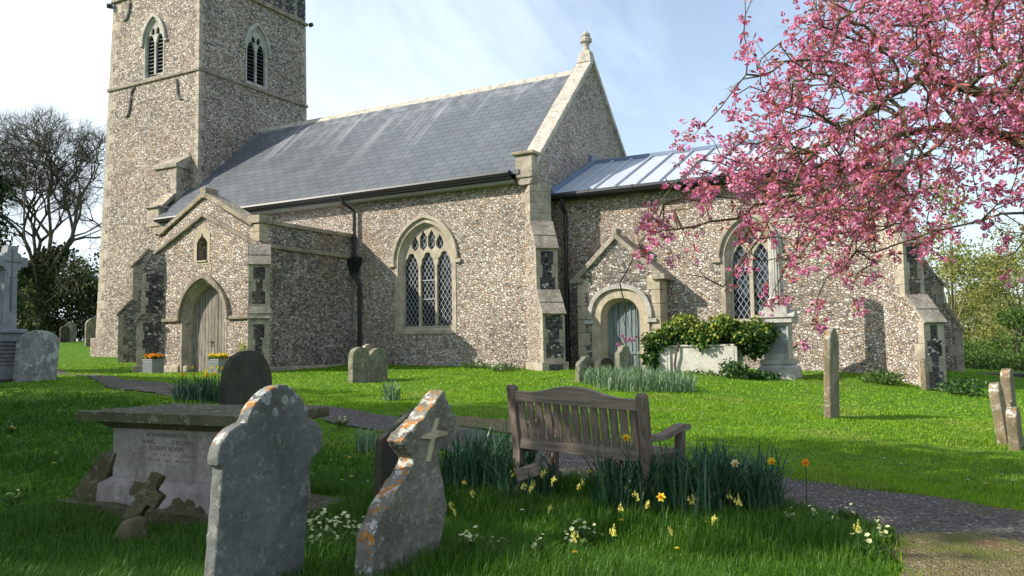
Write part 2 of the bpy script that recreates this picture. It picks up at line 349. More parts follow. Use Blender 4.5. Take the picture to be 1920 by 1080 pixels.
M['hs_front'] = stone('headstone blue grey', (.13, .134, .13), white=.0, orange=.8, lichen=.2, var=.25, dirt=.3, bumpd=.01, crust=.9, crust_z=1.12)
M['hs_lean'] = stone('headstone brown grey', (.20, .185, .16), orange=1., lichen=.3, crust=.6, crust_z=1.2, green=.25, var=.3, bumpd=.016, south=True)
M['relief_sunlit'] = stone('sunlit toned carved cross', (.47, .42, .28), var=.25, dirt=.35)  # grazing sunlight on the raised cross, put into its pale yellow colour
M['hs_dark'] = stone('dark headstone', (.055, .05, .042), green=.3, var=.3)
M['hs_green'] = stone('mossy headstone', (.25, .235, .17), green=.55, lichen=.4, var=.3)
M['hs_tan'] = stone('tan headstone', (.245, .19, .125), green=.4, lichen=.4, orange=.4, var=.3)
M['hs_white'] = stone('white marble', (.28, .29, .31), var=.2, dirt=.3, lichen=.2)
M['hs_flake'] = stone('flaked headstone', (.27, .26, .25), white=.95, lichen=.5, var=.35, dirt=.6, scale=.75)
M['tomb'] = stone('tomb side stone', (.37, .325, .30), lichen=.35, var=.25, dirt=.55, green=.12)
M['tomb_top'] = stone('tomb slab', (.11, .10, .065), green=.6, lichen=.25, var=.3)
M['tomb_w'] = stone('pale tomb stone', (.50, .48, .42), lichen=.25, var=.15)
M['moss'] = stone('mossy broken stone', (.115, .095, .055), green=.5, lichen=.2, var=.35, bumpd=.02)

def plain(name, col, rough=.6, spec=.4, metal=0., nz=0., ns=8.):
    m, n = mat(name); c = col
    if nz: c = n.mix(n.noise(n.pos(), ns, 4).outputs[0], tuple(x*(1-nz) for x in col), tuple(min(1, x*(1+nz)) for x in col))
    finish(n, c, rough, None, spec, metal); return m
M['gutter'] = plain('black painted iron', (.014, .015, .018), .38, .5, 0, .3)
M['tie'] = plain('pale iron tie', (.20, .18, .165), .8, .3, 0, .3, 30)
M['iron'] = plain('rusted iron', (.06, .05, .045), .8, .3, 0, .4, 30)
M['fascia'] = plain('pale eaves board', (.30, .29, .25), .8, .2, 0, .3)
M['void'] = plain('dark interior', (.01, .01, .011), .9)
M['leadstrip'] = plain('window lead', (.30, .33, .36), .55, .4, 0, .2)
M['louvre'] = plain('grey louvre', (.13, .135, .14), .8, .2, 0, .3, 12)
M['louvre_dark'] = plain('dark louvre', (.05, .055, .065), .8, .2, 0, .3, 12)
M['letter'] = plain('worn lettering', (.17, .15, .15), .9, .1, 0, .4, 40)
M['planter'] = plain('lead planter', (.22, .24, .24), .6, .4, 0, .25, 20)
M['planter_d'] = plain('planter pattern', (.16, .18, .18), .7, .3)
M['soil'] = plain('soil', (.05, .035, .025), .95, .1, 0, .4, 30)

m, n = mat('window glass'); p = n.objc()      # small leaded quarries, each set at its own slight tilt
q = n.pos(); x, y, z = n.sep(q)
cell = n.n('ShaderNodeTexWhiteNoise'); 
k1 = n.math('FLOOR', n.math('MULTIPLY', n.math('ADD', n.math('MULTIPLY', x, 1.55), z), 5.3)); k2 = n.math('FLOOR', n.math('MULTIPLY', n.math('SUBTRACT', n.math('MULTIPLY', x, 1.55), z), 5.3))
n.set(cell, 'Vector', n.comb(k1, k2, 0.))
nn = n.vadd(n.n('ShaderNodeNewGeometry').outputs['Normal'], n.vmul(n.vadd(cell.outputs[1], (-.5, -.5, -.5)), (.10, .10, .10)))
wv = n.noise(q, 5., 2).outputs[1]
nn = n.vadd(nn, n.vmul(n.vadd(wv, (-.5, -.5, -.5)), (.05, .05, .05)))
nrm = n.n('ShaderNodeVectorMath', dict(operation='NORMALIZE')); n.set(nrm, 0, nn)
finish(n, (.012, .014, .018), .06, nrm.outputs[0], .8); M['glass'] = m

def slate_mat():
    m, n = mat('roof slate'); x, y, z = n.sep(n.pos())
    uv = n.comb(x, n.math('MULTIPLY', z, 1.41), 0.)
    br = n.n('ShaderNodeTexBrick', dict(offset=.5)); n.set(br, 'Vector', uv)
    for k, v in dict(Scale=1.).items(): n.set(br, k, v)
    br.inputs['Color1'].default_value = (.098, .108, .122, 1); br.inputs['Color2'].default_value = (.118, .128, .142, 1); br.inputs['Mortar'].default_value = (.02, .023, .027, 1)
    br.inputs['Mortar Size'].default_value = .012; br.inputs['Mortar Smooth'].default_value = .4; br.inputs['Bias'].default_value = -.1
    br.inputs['Brick Width'].default_value = .46; br.inputs['Row Height'].default_value = .27
    p = n.pos(); col = br.outputs[0]
    col = n.mix(.7, col, n.ramp(n.noise(p, 1.1, 4).outputs[0], [(.3, .75), (.7, 1.15)]), 'MULTIPLY')
    strk = n.noise(n.comb(n.math('ADD', x, n.math('MULTIPLY', z, .0)), n.math('MULTIPLY', z, .05), 0.), 1.7, 3, .65).outputs[0]
    topm = n.smooth(z, 6.6, 10.3)
    st2 = n.math('MULTIPLY', n.smooth(strk, .50, .68), n.math('MULTIPLY', topm, n.smooth(n.noise(p, .6, 3).outputs[0], .35, .6)))
    col = n.mix(n.math('MULTIPLY', st2, .5), col, (.36, .37, .39))
    col = n.mix(n.math('MULTIPLY', n.math('MULTIPLY', n.smooth(z, 9.2, 10.6), n.smooth(n.noise(p, 2.5, 4).outputs[0], .4, .7)), .5), col, (.33, .34, .36))
    hgt = n.math('ADD', n.math('MULTIPLY', br.outputs[1], -1.), n.math('FRACT', n.math('MULTIPLY', z, -1.41/.27)))
    finish(n, col, .5, n.bump(hgt, .45, .012), .4); return m
M['slate'] = slate_mat()
m, n = mat('lead sheet roof'); p = n.pos()
col = n.mix(n.noise(p, 1.4, 4).outputs[0], (.34, .37, .43), (.50, .52, .57)); finish(n, col, .48, n.bump(n.noise(p, 3., 3).outputs[0], .25, .02), .5); M['lead'] = m
M['flash'] = plain('blue lead flashing', (.14, .19, .28), .5, .5, 0, .25, 3)

def wood(name, base, scale, axis, dark=.4, local=True):
    m, n = mat(name); p = n.objc() if local else n.pos()
    st = {'x': (.6, 14, 14), 'y': (14, .6, 14), 'z': (14, 14, .6)}[axis]
    gr = n.noise(n.vmul(p, st), scale, 5, .65, .3).outputs[0]; b = n.noise(p, 4., 3).outputs[0]
    isl = n.island()
    col = n.mix(n.smooth(gr, .3, .72), tuple(c*dark for c in base), tuple(min(1, c*1.25) for c in base))
    col = n.mix(.6, col, n.ramp(b, [(.3, .7), (.7, 1.1)]), 'MULTIPLY')
    col = n.mix(.5, col, n.ramp(isl, [(.0, .6), (1., 1.2)]), 'MULTIPLY')
    finish(n, col, .8, n.bump(gr, .5, .004), .25); return m
M['oak'] = wood('weathered oak', (.30, .265, .225), 3., 'z', .35)
M['door_blue'] = wood('faded blue door', (.20, .245, .25), 3., 'z', .5)
M['bench'] = wood('weathered teak', (.26, .205, .16), 3., 'x', .55)
M['bench_v'] = wood('weathered teak upright', (.22, .17, .135), 3., 'z', .55)

def leafm(name, stops, trans=.35, rough=.5, posn=0., dry=0.):
    m, n = mat(name); i = n.island()
    if posn: i = n.math('ADD', n.math('MULTIPLY', i, 1-posn), n.math('MULTIPLY', n.noise(n.pos(), 1.2, 3).outputs[0], posn))
    col = n.ramp(i, stops)
    if dry:      # worn, mossy and yellower patches of turf
        q = n.pos(); d1 = n.smooth(n.noise(q, .9, 4, .6).outputs[0], .50, .68); d2 = n.smooth(n.noise(n.vadd(q, (9., 4., 2.)), 2.3, 4, .6).outputs[0], .52, .70)
        col = n.mix(n.math('MULTIPLY', d1, dry), col, (.36, .34, .10)); col = n.mix(n.math('MULTIPLY', d2, dry), col, (.055, .15, .025))
    b = n.n('ShaderNodeBsdfPrincipled'); n.set(b, 'Base Color', col); n.set(b, 'Roughness', rough); n.set(b, 'Specular IOR Level', .25)
    t = n.n('ShaderNodeBsdfTranslucent'); n.set(t, 'Color', col)
    ms_ = n.n('ShaderNodeMixShader'); ms_.inputs[0].default_value = trans
    n.L(b.outputs[0], ms_.inputs[1]); n.L(t.outputs[0], ms_.inputs[2]); n.L(ms_.outputs[0], n.out.inputs[0]); return m
M['grass'] = leafm('grass blades', [(.0, (.075, .185, .012)), (.45, (.19, .37, .016)), (.8, (.33, .48, .022)), (1., (.48, .46, .10))], .45, .45, .5, .5)
M['grass_long'] = leafm('long lush darkened grass', [(.0, (.03, .085, .010)), (.5, (.065, .17, .014)), (.85, (.11, .23, .02)), (1., (.22, .27, .06))], .4, .4, .4)  # long grass's darker green, lowered also to deepen the shaded foreground
M['daff'] = leafm('daffodil leaves', [(.0, (.022, .065, .032)), (.6, (.045, .115, .055)), (1., (.11, .19, .10))], .25, .35)
M['daff_l'] = leafm('pale daffodil leaves', [(.0, (.09, .17, .075)), (.6, (.17, .27, .13)), (1., (.30, .38, .24))], .3, .35)
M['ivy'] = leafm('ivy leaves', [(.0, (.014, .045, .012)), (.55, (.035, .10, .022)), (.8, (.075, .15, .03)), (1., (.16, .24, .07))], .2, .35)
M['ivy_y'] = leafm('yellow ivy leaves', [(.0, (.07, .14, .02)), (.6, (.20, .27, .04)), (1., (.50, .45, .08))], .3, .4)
M['yew'] = leafm('yew foliage', [(.0, (.010, .024, .009)), (.7, (.022, .048, .016)), (1., (.05, .08, .03))], .15, .6)
M['spring'] = leafm('young spring leaves', [(.0, (.13, .15, .035)), (.5, (.24, .25, .06)), (1., (.38, .37, .12))], .4, .6)
M['hedge'] = leafm('hedge leaves', [(.0, (.03, .07, .012)), (.6, (.075, .15, .025)), (1., (.16, .24, .05))], .3, .5)
M['scrub'] = leafm('woodland scrub leaves', [(.0, (.012, .024, .008)), (.6, (.035, .055, .018)), (.9, (.08, .10, .03)), (1., (.16, .16, .05))], .3, .6)
M['petal'] = leafm('cherry petals', [(.0, (.58, .12, .27)), (.45, (.75, .24, .43)), (.8, (.85, .40, .59)), (1., (.93, .66, .79))], .4, .6)
M['bronze'] = leafm('bronze cherry leaves', [(.0, (.24, .05, .05)), (.5, (.42, .10, .095)), (.85, (.52, .18, .15)), (1., (.52, .28, .17))], .25, .5)
M['yellow'] = leafm('yellow petals', [(.0, (.70, .48, .02)), (1., (.85, .68, .06))], .3, .6)
M['orange'] = leafm('orange petals', [(.0, (.75, .22, .01)), (1., (.85, .38, .03))], .3, .6)
M['cream'] = leafm('primrose petals', [(.0, (.62, .64, .30)), (1., (.80, .80, .48))], .3, .6)
M['cowslip'] = leafm('cowslip petals', [(.0, (.66, .58, .09)), (1., (.80, .76, .24))], .3, .6)
M['white'] = leafm('white petals', [(.0, (.75, .75, .73)), (1., (.85, .85, .83))], .2, .6)
M['lime'] = leafm('young golden foliage', [(.0, (.20, .25, .02)), (1., (.40, .42, .05))], .3, .6)
def bark(name, col, green=.3):
    m, n = mat(name); p = n.pos(); a = n.noise(n.vmul(p, (1, 1, .3)), 9., 4, .65).outputs[0]
    c = n.mix(n.smooth(a, .3, .7), tuple(x*.4 for x in col), tuple(x*1.3 for x in col))
    c = n.mix(n.math('MULTIPLY', n.smooth(n.noise(p, 3., 3).outputs[0], .45, .6), green), c, (.10, .11, .035))
    finish(n, c, .9, n.bump(a, .6, .02), .15); return m
M['bark'] = bark('grey brown bark', (.11, .09, .07))
M['bark_c'] = bark('cherry bark', (.11, .085, .06), .5)
M['bark_d'] = bark('dark winter bark', (.10, .085, .07), .2)
M['bark_p'] = bark('pale twigs', (.22, .19, .12), .3)

def ground_mat():
    m, n = mat('turf'); p = n.pos(); a = n.noise(p, .5, 4).outputs[0]; b = n.noise(p, 6., 4, .6).outputs[0]; c = n.noise(p, 40., 3).outputs[0]
    col = n.mix(n.smooth(b, .3, .7), (.05, .12, .012), (.12, .25, .016))
    col = n.mix(n.math('MULTIPLY', n.smooth(a, .55, .75), .35), col, (.17, .17, .05))
    col = n.mix(.5, col, n.ramp(c, [(.3, .5), (.7, 1.2)]), 'MULTIPLY')
    finish(n, col, .95, n.bump(n.math('ADD', b, c), .6, .04), .1); return m
M['turf'] = ground_mat()
def path_mat(name, c0, c1, moss):
    m, n = mat(name); p = n.pos()
    vo = n.n('ShaderNodeTexVoronoi'); n.set(vo, 'Vector', p); n.set(vo, 'Scale', 62.)
    col = n.ramp(n.n('ShaderNodeSeparateColor', Color=vo.outputs['Color']).outputs[0], [(0., c0), (.55, tuple((a+b)/2 for a, b in zip(c0, c1))), (.93, c1), (1., (.42, .38, .34))])
    col = n.mix(n.math('MULTIPLY', n.smooth(n.noise(p, 1.6, 5, .65).outputs[0], .5, .66), moss), col, (.12, .13, .025))
    col = n.mix(n.math('MULTIPLY', n.smooth(n.noise(p, 3.7, 4, .65).outputs[0], .56, .66), moss*.8), col, (.16, .085, .045))
    finish(n, col, .9, n.bump(n.math('ADD', vo.outputs[0], n.noise(p, 8., 3).outputs[0]), .8, .02), .25); return m
M['path'] = path_mat('gravel path', (.05, .042, .040), (.175, .15, .135), .4)
M['verge'] = path_mat('mossy path edge', (.10, .085, .03), (.25, .20, .09), 1.)
# ---------------------------------------------------------------- the church
CH = thing('church', 'medieval flint church with square tower, slate nave, gabled porch and lead roofed chancel', 'church', (-15, 21, 0))
def band(mb, F, a, b, c0, c1, m=0):
    """solid strip between two open outlines a and b of equal length"""
    return mb.loft([[F.p(*a[i], c0), F.p(*a[i], c1), F.p(*b[i], c1), F.p(*b[i], c0)] for i in range(len(a))], True, True, m)
def ringloft(mb, F, rings, m=0):
    """rings: list of (outline, c)"""
    return mb.loft([[F.p(a, b, c) for a, b in r] for r, c in rings], True, False, m)
def lattice(F, polys, c, name, parent, sp=.225, k=1.55, wd=.0125):
    mb = MB()
    for poly in polys:
        us = [p[0] for p in poly]; vs = [p[1] for p in poly]
        for sgn in (1, -1):
            lo = min(min(v-sgn*k*u for u, v in poly), 1e9); hi = max(v-sgn*k*u for u, v in poly)
            b = math.ceil(lo/sp)*sp
            while b < hi:
                xs = []
                for i in range(len(poly)):
                    (u1, v1), (u2, v2) = poly[i], poly[(i+1) % len(poly)]
                    f1, f2 = v1-sgn*k*u1-b, v2-sgn*k*u2-b
                    if (f1 > 0) != (f2 > 0):
                        t = f1/(f1-f2); xs.append((u1+(u2-u1)*t, v1+(v2-v1)*t))
                xs.sort()
                for a, q in zip(xs[::2], xs[1::2]):
                    if math.hypot(a[0]-q[0], a[1]-q[1]) > .04:
                        mb.bar(F.p(a[0], a[1], c+(.002 if sgn > 0 else 0)), F.p(q[0], q[1], c+(.002 if sgn > 0 else 0)), wd, .006, F.n)
                b += sp
    return mb.build(name, M['leadstrip'], parent)
def toothed(u0, z0, z1, wa, wb, course=.3, seed=0):
    r = random.Random(seed); n = max(2, int((z1-z0)/course)); L = []; Rr = []
    for i in range(n):
        a, b = z0+(z1-z0)*i/n, z0+(z1-z0)*(i+1)/n; w_ = wa if i % 2 else wb
        wl, wr = w_*r.uniform(.85, 1.1), w_*r.uniform(.85, 1.1)
        L += [(u0-wl, a), (u0-wl, b)]; Rr += [(u0+wr, a), (u0+wr, b)]
    return Rr+L[::-1]
def buttress(name, corner, nd, w_, prof, panels=(), slabs=(), base=None, side='flint', back=.5):
    n_ = Vector((nd[0], nd[1], 0)).normalized(); u = Vector((-n_.y, n_.x, 0)); o = Vector((corner[0], corner[1], 0))
    F = Fr(o, u, (0, 0, 1), n_); G = Fr(o, n_, (0, 0, 1), u)
    mb = MB(); poly = [(-back, prof[0][1])]+[(p-.012, z) for p, z in prof]+[(-back, prof[-1][1])]
    mb.prism(G, poly, -w_/2+.012, w_/2-.012); b = mb.build(name, M[side], CH)
    mb = MB(); r = random.Random(int(w_*1000))
    for (pa, za), (pb, zb) in zip(prof, prof[1:]):
        if abs(pa-pb) > .001: continue
        z = za; k = 0
        while z < zb-.05:           # long and short dressings on the free end
            zt = min(zb, z+.34*r.uniform(.85, 1.15)); zt = zb if zb-zt < .12 else zt; dpt = (.34 if k % 2 else .2)*r.uniform(.85, 1.1)
            mb.prism(G, [(pa-dpt, z), (pa, z), (pa, zt-.006), (pa-dpt, zt-.006)], -w_/2, w_/2); z = zt; k += 1
    if base: mb.fbox(F, -w_/2-.06, w_/2+.06, base[0], base[1], -.2, base[2])
    mb.each('dressing', M['stone'], b, .006)
    for (p0, z0, p1, z1) in slabs:
        s = MB()        # weathering slab lying on a slope, dripping over its foot
        d = Vector((p1-p0, z1-z0)).normalized(); nn = Vector((-d.y, d.x))
        if nn.y < 0: nn = -nn
        half = [(p0-.03*d.x, z0-.03*d.y), (p0+(p1-p0)*.5, z0+(z1-z0)*.5)]
        a0 = Vector((p0, z0))-d*.02; a1 = Vector((p1, z1))+d*.07; am = (a0+a1)/2
        for q0, q1, t in ((a0, am+d*.03, .075), (am, a1, .055)):
            s.prism(G, [tuple(q0), tuple(q1), tuple(q1+nn*t), tuple(q0+nn*t)], -w_/2-.025, w_/2+.025)
        s.build('weathering', M['weathering'], b, .01)
    for (u0, z0, z1, wa, wb, p) in panels: MB().prism(F, toothed(u0, z0, z1, wa, wb, seed=int(z0*77)), p-.03, p+.006).build('flint_panel', M['flint_dark'], b)
    return b
def quoins(mb, x, y, z0, z1, sx, sy, h=.33, la=.46, lb=.26, proud=.012, dx=lambda z: 0., dy=lambda z: 0.):
    """alternating corner blocks; sx, sy point into the walls"""
    z = z0; k = 0; r = random.Random(int(abs(x*7+y*3)))
    while z < z1:
        hh = h*r.uniform(.8, 1.2); a, b = (la, lb) if k % 2 else (lb, la); a *= r.uniform(.85, 1.1); b *= r.uniform(.85, 1.1)
        cx, cy = x+dx(z), y+dy(z); t = min(z+hh-.012, z1)
        xs = sorted((cx-sx*proud, cx+sx*a)); ys = sorted((cy-sy*proud, cy+sy*b))
        mb.box(xs[0], xs[1], ys[0], ys[1], z, t); z += hh; k += 1
    return mb

# --- tower
TS, TE = 22.02, -25.3
tw = lambda z: -31.08+.055*(z-2.3)       # west edge leans in
tn = lambda z: 28.06-.0155*(z-2.3)
mb = MB()
SW_ = arch(-28.42, -27.24, 12.42, 13.85, 14.85); EW_ = arch(24.36, 25.56, 12.42, 13.9, 14.95)
mb.prism(FS(TS), [(tw(.6), .6), (TE, .6), (TE, 17.6), (tw(17.6), 17.6)], -.6, 0, [SW_])
mb.prism(FE(TE), [(TS+.6, .6), (tn(.6), .6), (tn(17.6), 17.6), (TS+.6, 17.6)], -.6, 0, [EW_])
mb.hexa([(tw(.6), TS+.6, .6), (tw(.6)+.6, TS+.6, .6), (tw(.6)+.6, tn(.6), .6), (tw(.6), tn(.6), .6), (tw(17.6), TS+.6, 17.6), (tw(17.6)+.6, TS+.6, 17.6), (tw(17.6)+.6, tn(17.6), 17.6), (tw(17.6), tn(17.6), 17.6)])
mb.hexa([(tw(.6)+.6, tn(.6)-.6, .6), (TE-.6, tn(.6)-.6, .6), (TE-.6, tn(.6), .6), (tw(.6)+.6, tn(.6), .6), (tw(17.6)+.6, tn(17.6)-.6, 17.6), (TE-.6, tn(17.6)-.6, 17.6), (TE-.6, tn(17.6), 17.6), (tw(17.6)+.6, tn(17.6), 17.6)])
tower = mb.build('tower', M['flint_tower'], CH)
mb = MB(); mb.box(tw(2)-.16, TE-.4, TS-.13, TS+.3, .5, 2.26); mb.box(tw(2)-.16, tw(2)+.3, TS+.3, 28.2, .5, 2.26)
mb.each('plinth', M['flint_tower'], tower, .03)
mb = MB()
for z, pr in ((12.26, .07), (15.93, .09)):
    mb.box(tw(z)-pr, TE+pr, TS-pr, TS+.05, z, z+.13); mb.box(TE-.05, TE+pr, TS+.05, tn(z)+pr, z, z+.13); mb.box(tw(z)-pr, tw(z)+.05, TS+.05, tn(z)+pr, z, z+.13)
mb.each('string_course', M['string'], tower, .03)
mb = MB()
quoins(mb, TE, TS, 6.6, 15.9, -1, 1, .34, .24, .14)
quoins(mb, -31.08, TS, 2.3, 15.9, 1, 1, .34, .5, .24, .006, dx=lambda z: .055*(z-2.3))
quoins(mb, TE, 28.06, 9., 15.9, -1, -1, .34, .26, .14, dy=lambda z: -.0155*(z-2.3))
mb.build('quoin', M['quoin'], tower, .01)
mb = MB()          # flushwork band of the parapet
for i in range(8):
    y = 22.3+i*.72
    mb.prism(FE(TE), arch(y, y+.5, 16.2, 16.9, 17.25, 5), -.02, .012)
for i in range(7):
    x = -29.9+i*.68
    mb.prism(FS(TS), arch(x, x+.48, 16.2, 16.9, 17.25, 5), -.02, .012)
mb.each('flushwork_panel', M['flint_dark'], tower)
mb = MB(); mb.box(tw(17)-.02, TE+.08, TS-.08, 28., 17.6, 17.75); mb.build('parapet_coping', M['stone_g'], tower, .03)
mb = MB()
mb.tube([(-30.3, 21.95, 15.8), (-30.45, 21.8, 15.8)], [.12, .1], 8)
mb.tube([(-25.2, 28., 16.0), (-25.05, 28.02, 16.02)], [.1, .09], 8)
mb.each('water_spout', M['iron'], tower)
for k, pts in enumerate([[(-28.9, 12.24), (-29.1, 12.05), (-29.16, 11.7), (-29.2, 11.4), (-29.28, 11.15), (-29.45, 11.02)], [(-26.62, 12.2), (-26.5, 12.1), (-26.45, 11.8), (-26.42, 11.5), (-26.32, 11.32), (-26.15, 11.3)], [(-29.2, 15.85), (-29.3, 15.7), (-29.33, 15.4), (-29.45, 15.12), (-29.65, 15.05)]]):
    MB().tube([(x, TS-.04, z) for x, z in pts], [.025]+[.045]*(len(pts)-2)+[.025], 6).build('wall_tie', M['tie'], tower)
def belfry(F, x0, x1, zb, zs, za, fm, lm, hood):
    ring = MB(); o = lambda d: arch(x0+d, x1-d, zb+d*.6, zs, za-d*1.25)
    ringloft(ring, F, [(o(-.0), -.3), (o(0), .014), (o(.06), .014), (o(.11), -.05)])
    w_ = (x1-x0)-.22; xm = (x0+x1)/2
    l1 = arch(x0+.11, xm-.045, zb+.14, zs-.02, zs+.36, 7, .12, 3); l2 = arch(xm+.045, x1-.11, zb+.14, zs-.02, zs+.36, 7, .12, 3)
    t1 = arch(xm-.24, xm-.04, zs+.32, zs+.46, zs+.60, 4); t2 = arch(xm+.04, xm+.24, zs+.32, zs+.46, zs+.60, 4)
    ring.prism(F, o(.105), -.13, -.045, [l1, l2, t1, t2])
    fr = ring.build('belfry_window', fm, CH, 0)
    lv = MB()
    for l in (l1, l2):
        a, b = l[0][0]-.02, l[1][0]+.02; z = zb+.16
        while z < zs+.3:
            lv.hexa([F.p(a, z, -.12), F.p(b, z, -.12), F.p(b, z+.10, -.30), F.p(a, z+.10, -.30), F.p(a, z+.045, -.11), F.p(b, z+.045, -.11), F.p(b, z+.14, -.29), F.p(a, z+.14, -.29)]); z += .15
    lv.build('louvre', lm, fr)
    MB().prism(F, o(.0), -.42, -.38).build('opening', M['void'], fr)
    if hood:
        hm = MB(); a = arch(x0-.01, x1+.01, zb, zs, za+.01)[2:]; b = arch(x0-.12, x1+.12, zb, zs, za+.15)[2:]
        band(hm, F, a, b, -.02, .10); hm.fbox(F, x0-.2, x0-.02, zs-.1, zs-.0, -.02, .09); hm.fbox(F, x1+.02, x1+.2, zs-.1, zs-.0, -.02, .09)
        hm.build('hood_mould', M['stone_g'], fr, .02)
belfry(FS(TS), -28.42, -27.24, 12.42, 13.85, 14.85, M['stone_g'], M['louvre'], True)
belfry(FE(TE), 24.36, 25.56, 12.42, 13.9, 14.95, M['stone_g'], M['louvre_dark'], True)
mb = MB(); mb.box(-26.9, -25.75, 21.42, TS+.1, 4., 8.55); b = mb.build('tower_buttress', M['flint_tower'], CH)
mb = MB(); mb.prism(Fr((0, 0, 0), (0, 1, 0), (0, 0, 1), (1, 0, 0)), [(21.34, 8.5), (22.1, 8.5), (22.1, 9.1), (21.34, 8.64)], -26.97, -25.68); mb.build('weathering', M['weathering'], b, .02)
mb = MB(); quoins(mb, -25.75, 21.42, 6.4, 8.5, -1, 1, .4, .3, .2); mb.build('quoin', M['stone'], b)

# --- nave
NW, NE, NS, NN, NR = -26.4, -10.54, 21., 29.2, 25.1
mb = MB(); NWIN = arch(-15.47, -13.27, 2.02, 4.2, 5.5, 14)
mb.prism(FS(NS), [(NW+.6, .3), (NE-.6, .3), (NE-.6, 6.5), (NW+.6, 6.5)], -.75, 0, [NWIN])
gab = [(NS, .2), (NN, .2), (NN, 6.75), (NR, 10.8), (NS, 6.75)]
mb.prism(FE(NE), gab, -.6, 0); mb.prism(FE(NW+.6), gab, -.6, 0); mb.box(NW+.6, NE-.6, NN-.7, NN, .2, 6.5)
nave = mb.build('nave_wall', M['flint'], CH)
YZ = lambda: Fr((0, 0, 0), (0, 1, 0), (0, 0, 1), (1, 0, 0))
mb = MB()
mb.prism(YZ(), [(20.62, 6.50), (NR, 10.62), (2*NR-20.62, 6.50), (2*NR-20.62, 6.38), (NR, 10.48), (20.62, 6.40)], NW+.55, NE-.4)
roof = mb.build('nave_roof', M['slate'], CH)
mb = MB(); mb.prism(YZ(), [(NR-.16, 10.47), (NR-.02, 10.68), (NR+.02, 10.68), (NR+.16, 10.47)], TE, NE-.6)
mb.build('ridge_tile', M['coping_n'], roof, .02)
def gable_coping(x0, x1, lo, y_top=None):
    mb = MB(); k = (10.98-6.86)/(NR-20.88)
    if y_top: mb.prism(YZ(), [(20.8, lo-.1), (y_top, lo-.1+k*(y_top-20.8)), (y_top, lo+.1+k*(y_top-20.8)), (20.8, lo+.1)], x0, x1)
    else:
        mb.prism(YZ(), [(20.86, 6.62), (NR, 10.78), (NR, 11.0), (20.86, 6.84)], x0, x1)
        mb.prism(YZ(), [(NR, 10.78), (NN+.14, 6.62), (NN+.14, 6.84), (NR, 11.0)], x0, x1)
    return mb
gc = gable_coping(NE-.44, NE+.09, 6.75).build('gable_coping', M['coping_n'], CH, .03)
mb = MB(); mb.box(NE-.52, NE+.02, 20.66, 21.12, 6.28, 6.92); mb.prism(FS(20.7), [(NE-.52, 6.28), (NE+.02, 6.28), (NE-.1, 6.08), (NE-.42, 6.08)], -.4, .0)
mb.build('kneeler', M['stone'], gc, .03)
mb = MB(); mb.box(NE-.60, NE+.1, 20.58, 21.16, 6.92, 7.02); mb.build('kneeler_cap', M['coping'], gc, .03)
mb = MB(); xf = NE-.18
mb.hexa([(xf-.24, NR-.24, 10.8), (xf+.24, NR-.24, 10.8), (xf+.24, NR+.24, 10.8), (xf-.24, NR+.24, 10.8), (xf-.17, NR-.14, 11.2), (xf+.17, NR-.14, 11.2), (xf+.17, NR+.14, 11.2), (xf-.17, NR+.14, 11.2)])
mb.lathe((xf, NR, 11.2), [(.14, 0), (.10, .18), (.12, .28), (.19, .32), (.20, .42), (.12, .48), (.15, .54), (.13, .61), (.05, .67), (.02, .72)], 10)
mb.build('finial', M['coping_n'], gc)
gw = gable_coping(NW-.06, NW+.62, 6.85, 22.0).build('gable_coping', M['coping'], CH, .02)
mb = MB(); mb.box(NW-.05, NW+.6, 20.7, 21.15, 6.2, 6.88); mb.box(NW-.1, NW+.65, 20.62, 21.15, 6.88, 6.97); mb.build('kneeler', M['stone'], gw, .03)
mb = MB(); mb.tube([(NW+.6, 20.56, 6.40), (-18, 20.56, 6.42), (NE-.65, 20.56, 6.44)], .085, 8); mb.box(NW+.6, NE-.63, 20.6, 20.78, 6.30, 6.42)
gut = mb.build('nave_gutter', M['gutter'], CH)
mb = MB(); mb.box(NW+.6, NE-.63, 20.72, 20.99, 6.20, 6.29); mb.build('eaves_board', M['fascia'], gut)
def pipe(name, x, y, ztop, zbot, neck, hopper=None, shift=0.):
    mb = MB(); r = .055
    pts = [(x-.28 if hopper else x, neck, ztop), (x-.26 if hopper else x, neck+.02, ztop-.16), (x, y, ztop-.42), (x, y, (hopper or zbot)+.2)]
    mb.tube(pts, r, 8)
    if hopper:
        mb.hexa([(x-.1, y-.09, hopper-.3), (x+.1, y-.09, hopper-.3), (x+.1, y+.09, hopper-.3), (x-.1, y+.09, hopper-.3), (x-.2, y-.15, hopper), (x+.2, y-.15, hopper), (x+.2, y+.12, hopper), (x-.2, y+.12, hopper)])
        mb.box(x-.22, x+.22, y-.17, y+.12, hopper, hopper+.18)
        mb.tube([(x, y, hopper-.2), (x, y, hopper-.42), (x+shift, y, hopper-.68), (x+shift, y, zbot)], r*1.15, 8)
    else: mb.tube([(x, y, zbot+.3), (x, y, zbot)], r, 8)
    z = zbot+.8
    while z < ztop-.6:
        if not hopper or abs(z-hopper) > .7: mb.tube([(x+(shift if hopper and z < hopper else 0), y, z), (x+(shift if hopper and z < hopper else 0), y, z+.09)], r*1.4, 8)
        z += 1.5
    return mb.build(name, M['gutter'], CH)
pipe('downpipe', -16.95, 20.88, 6.36, .95, 20.6, 4.3, .2)

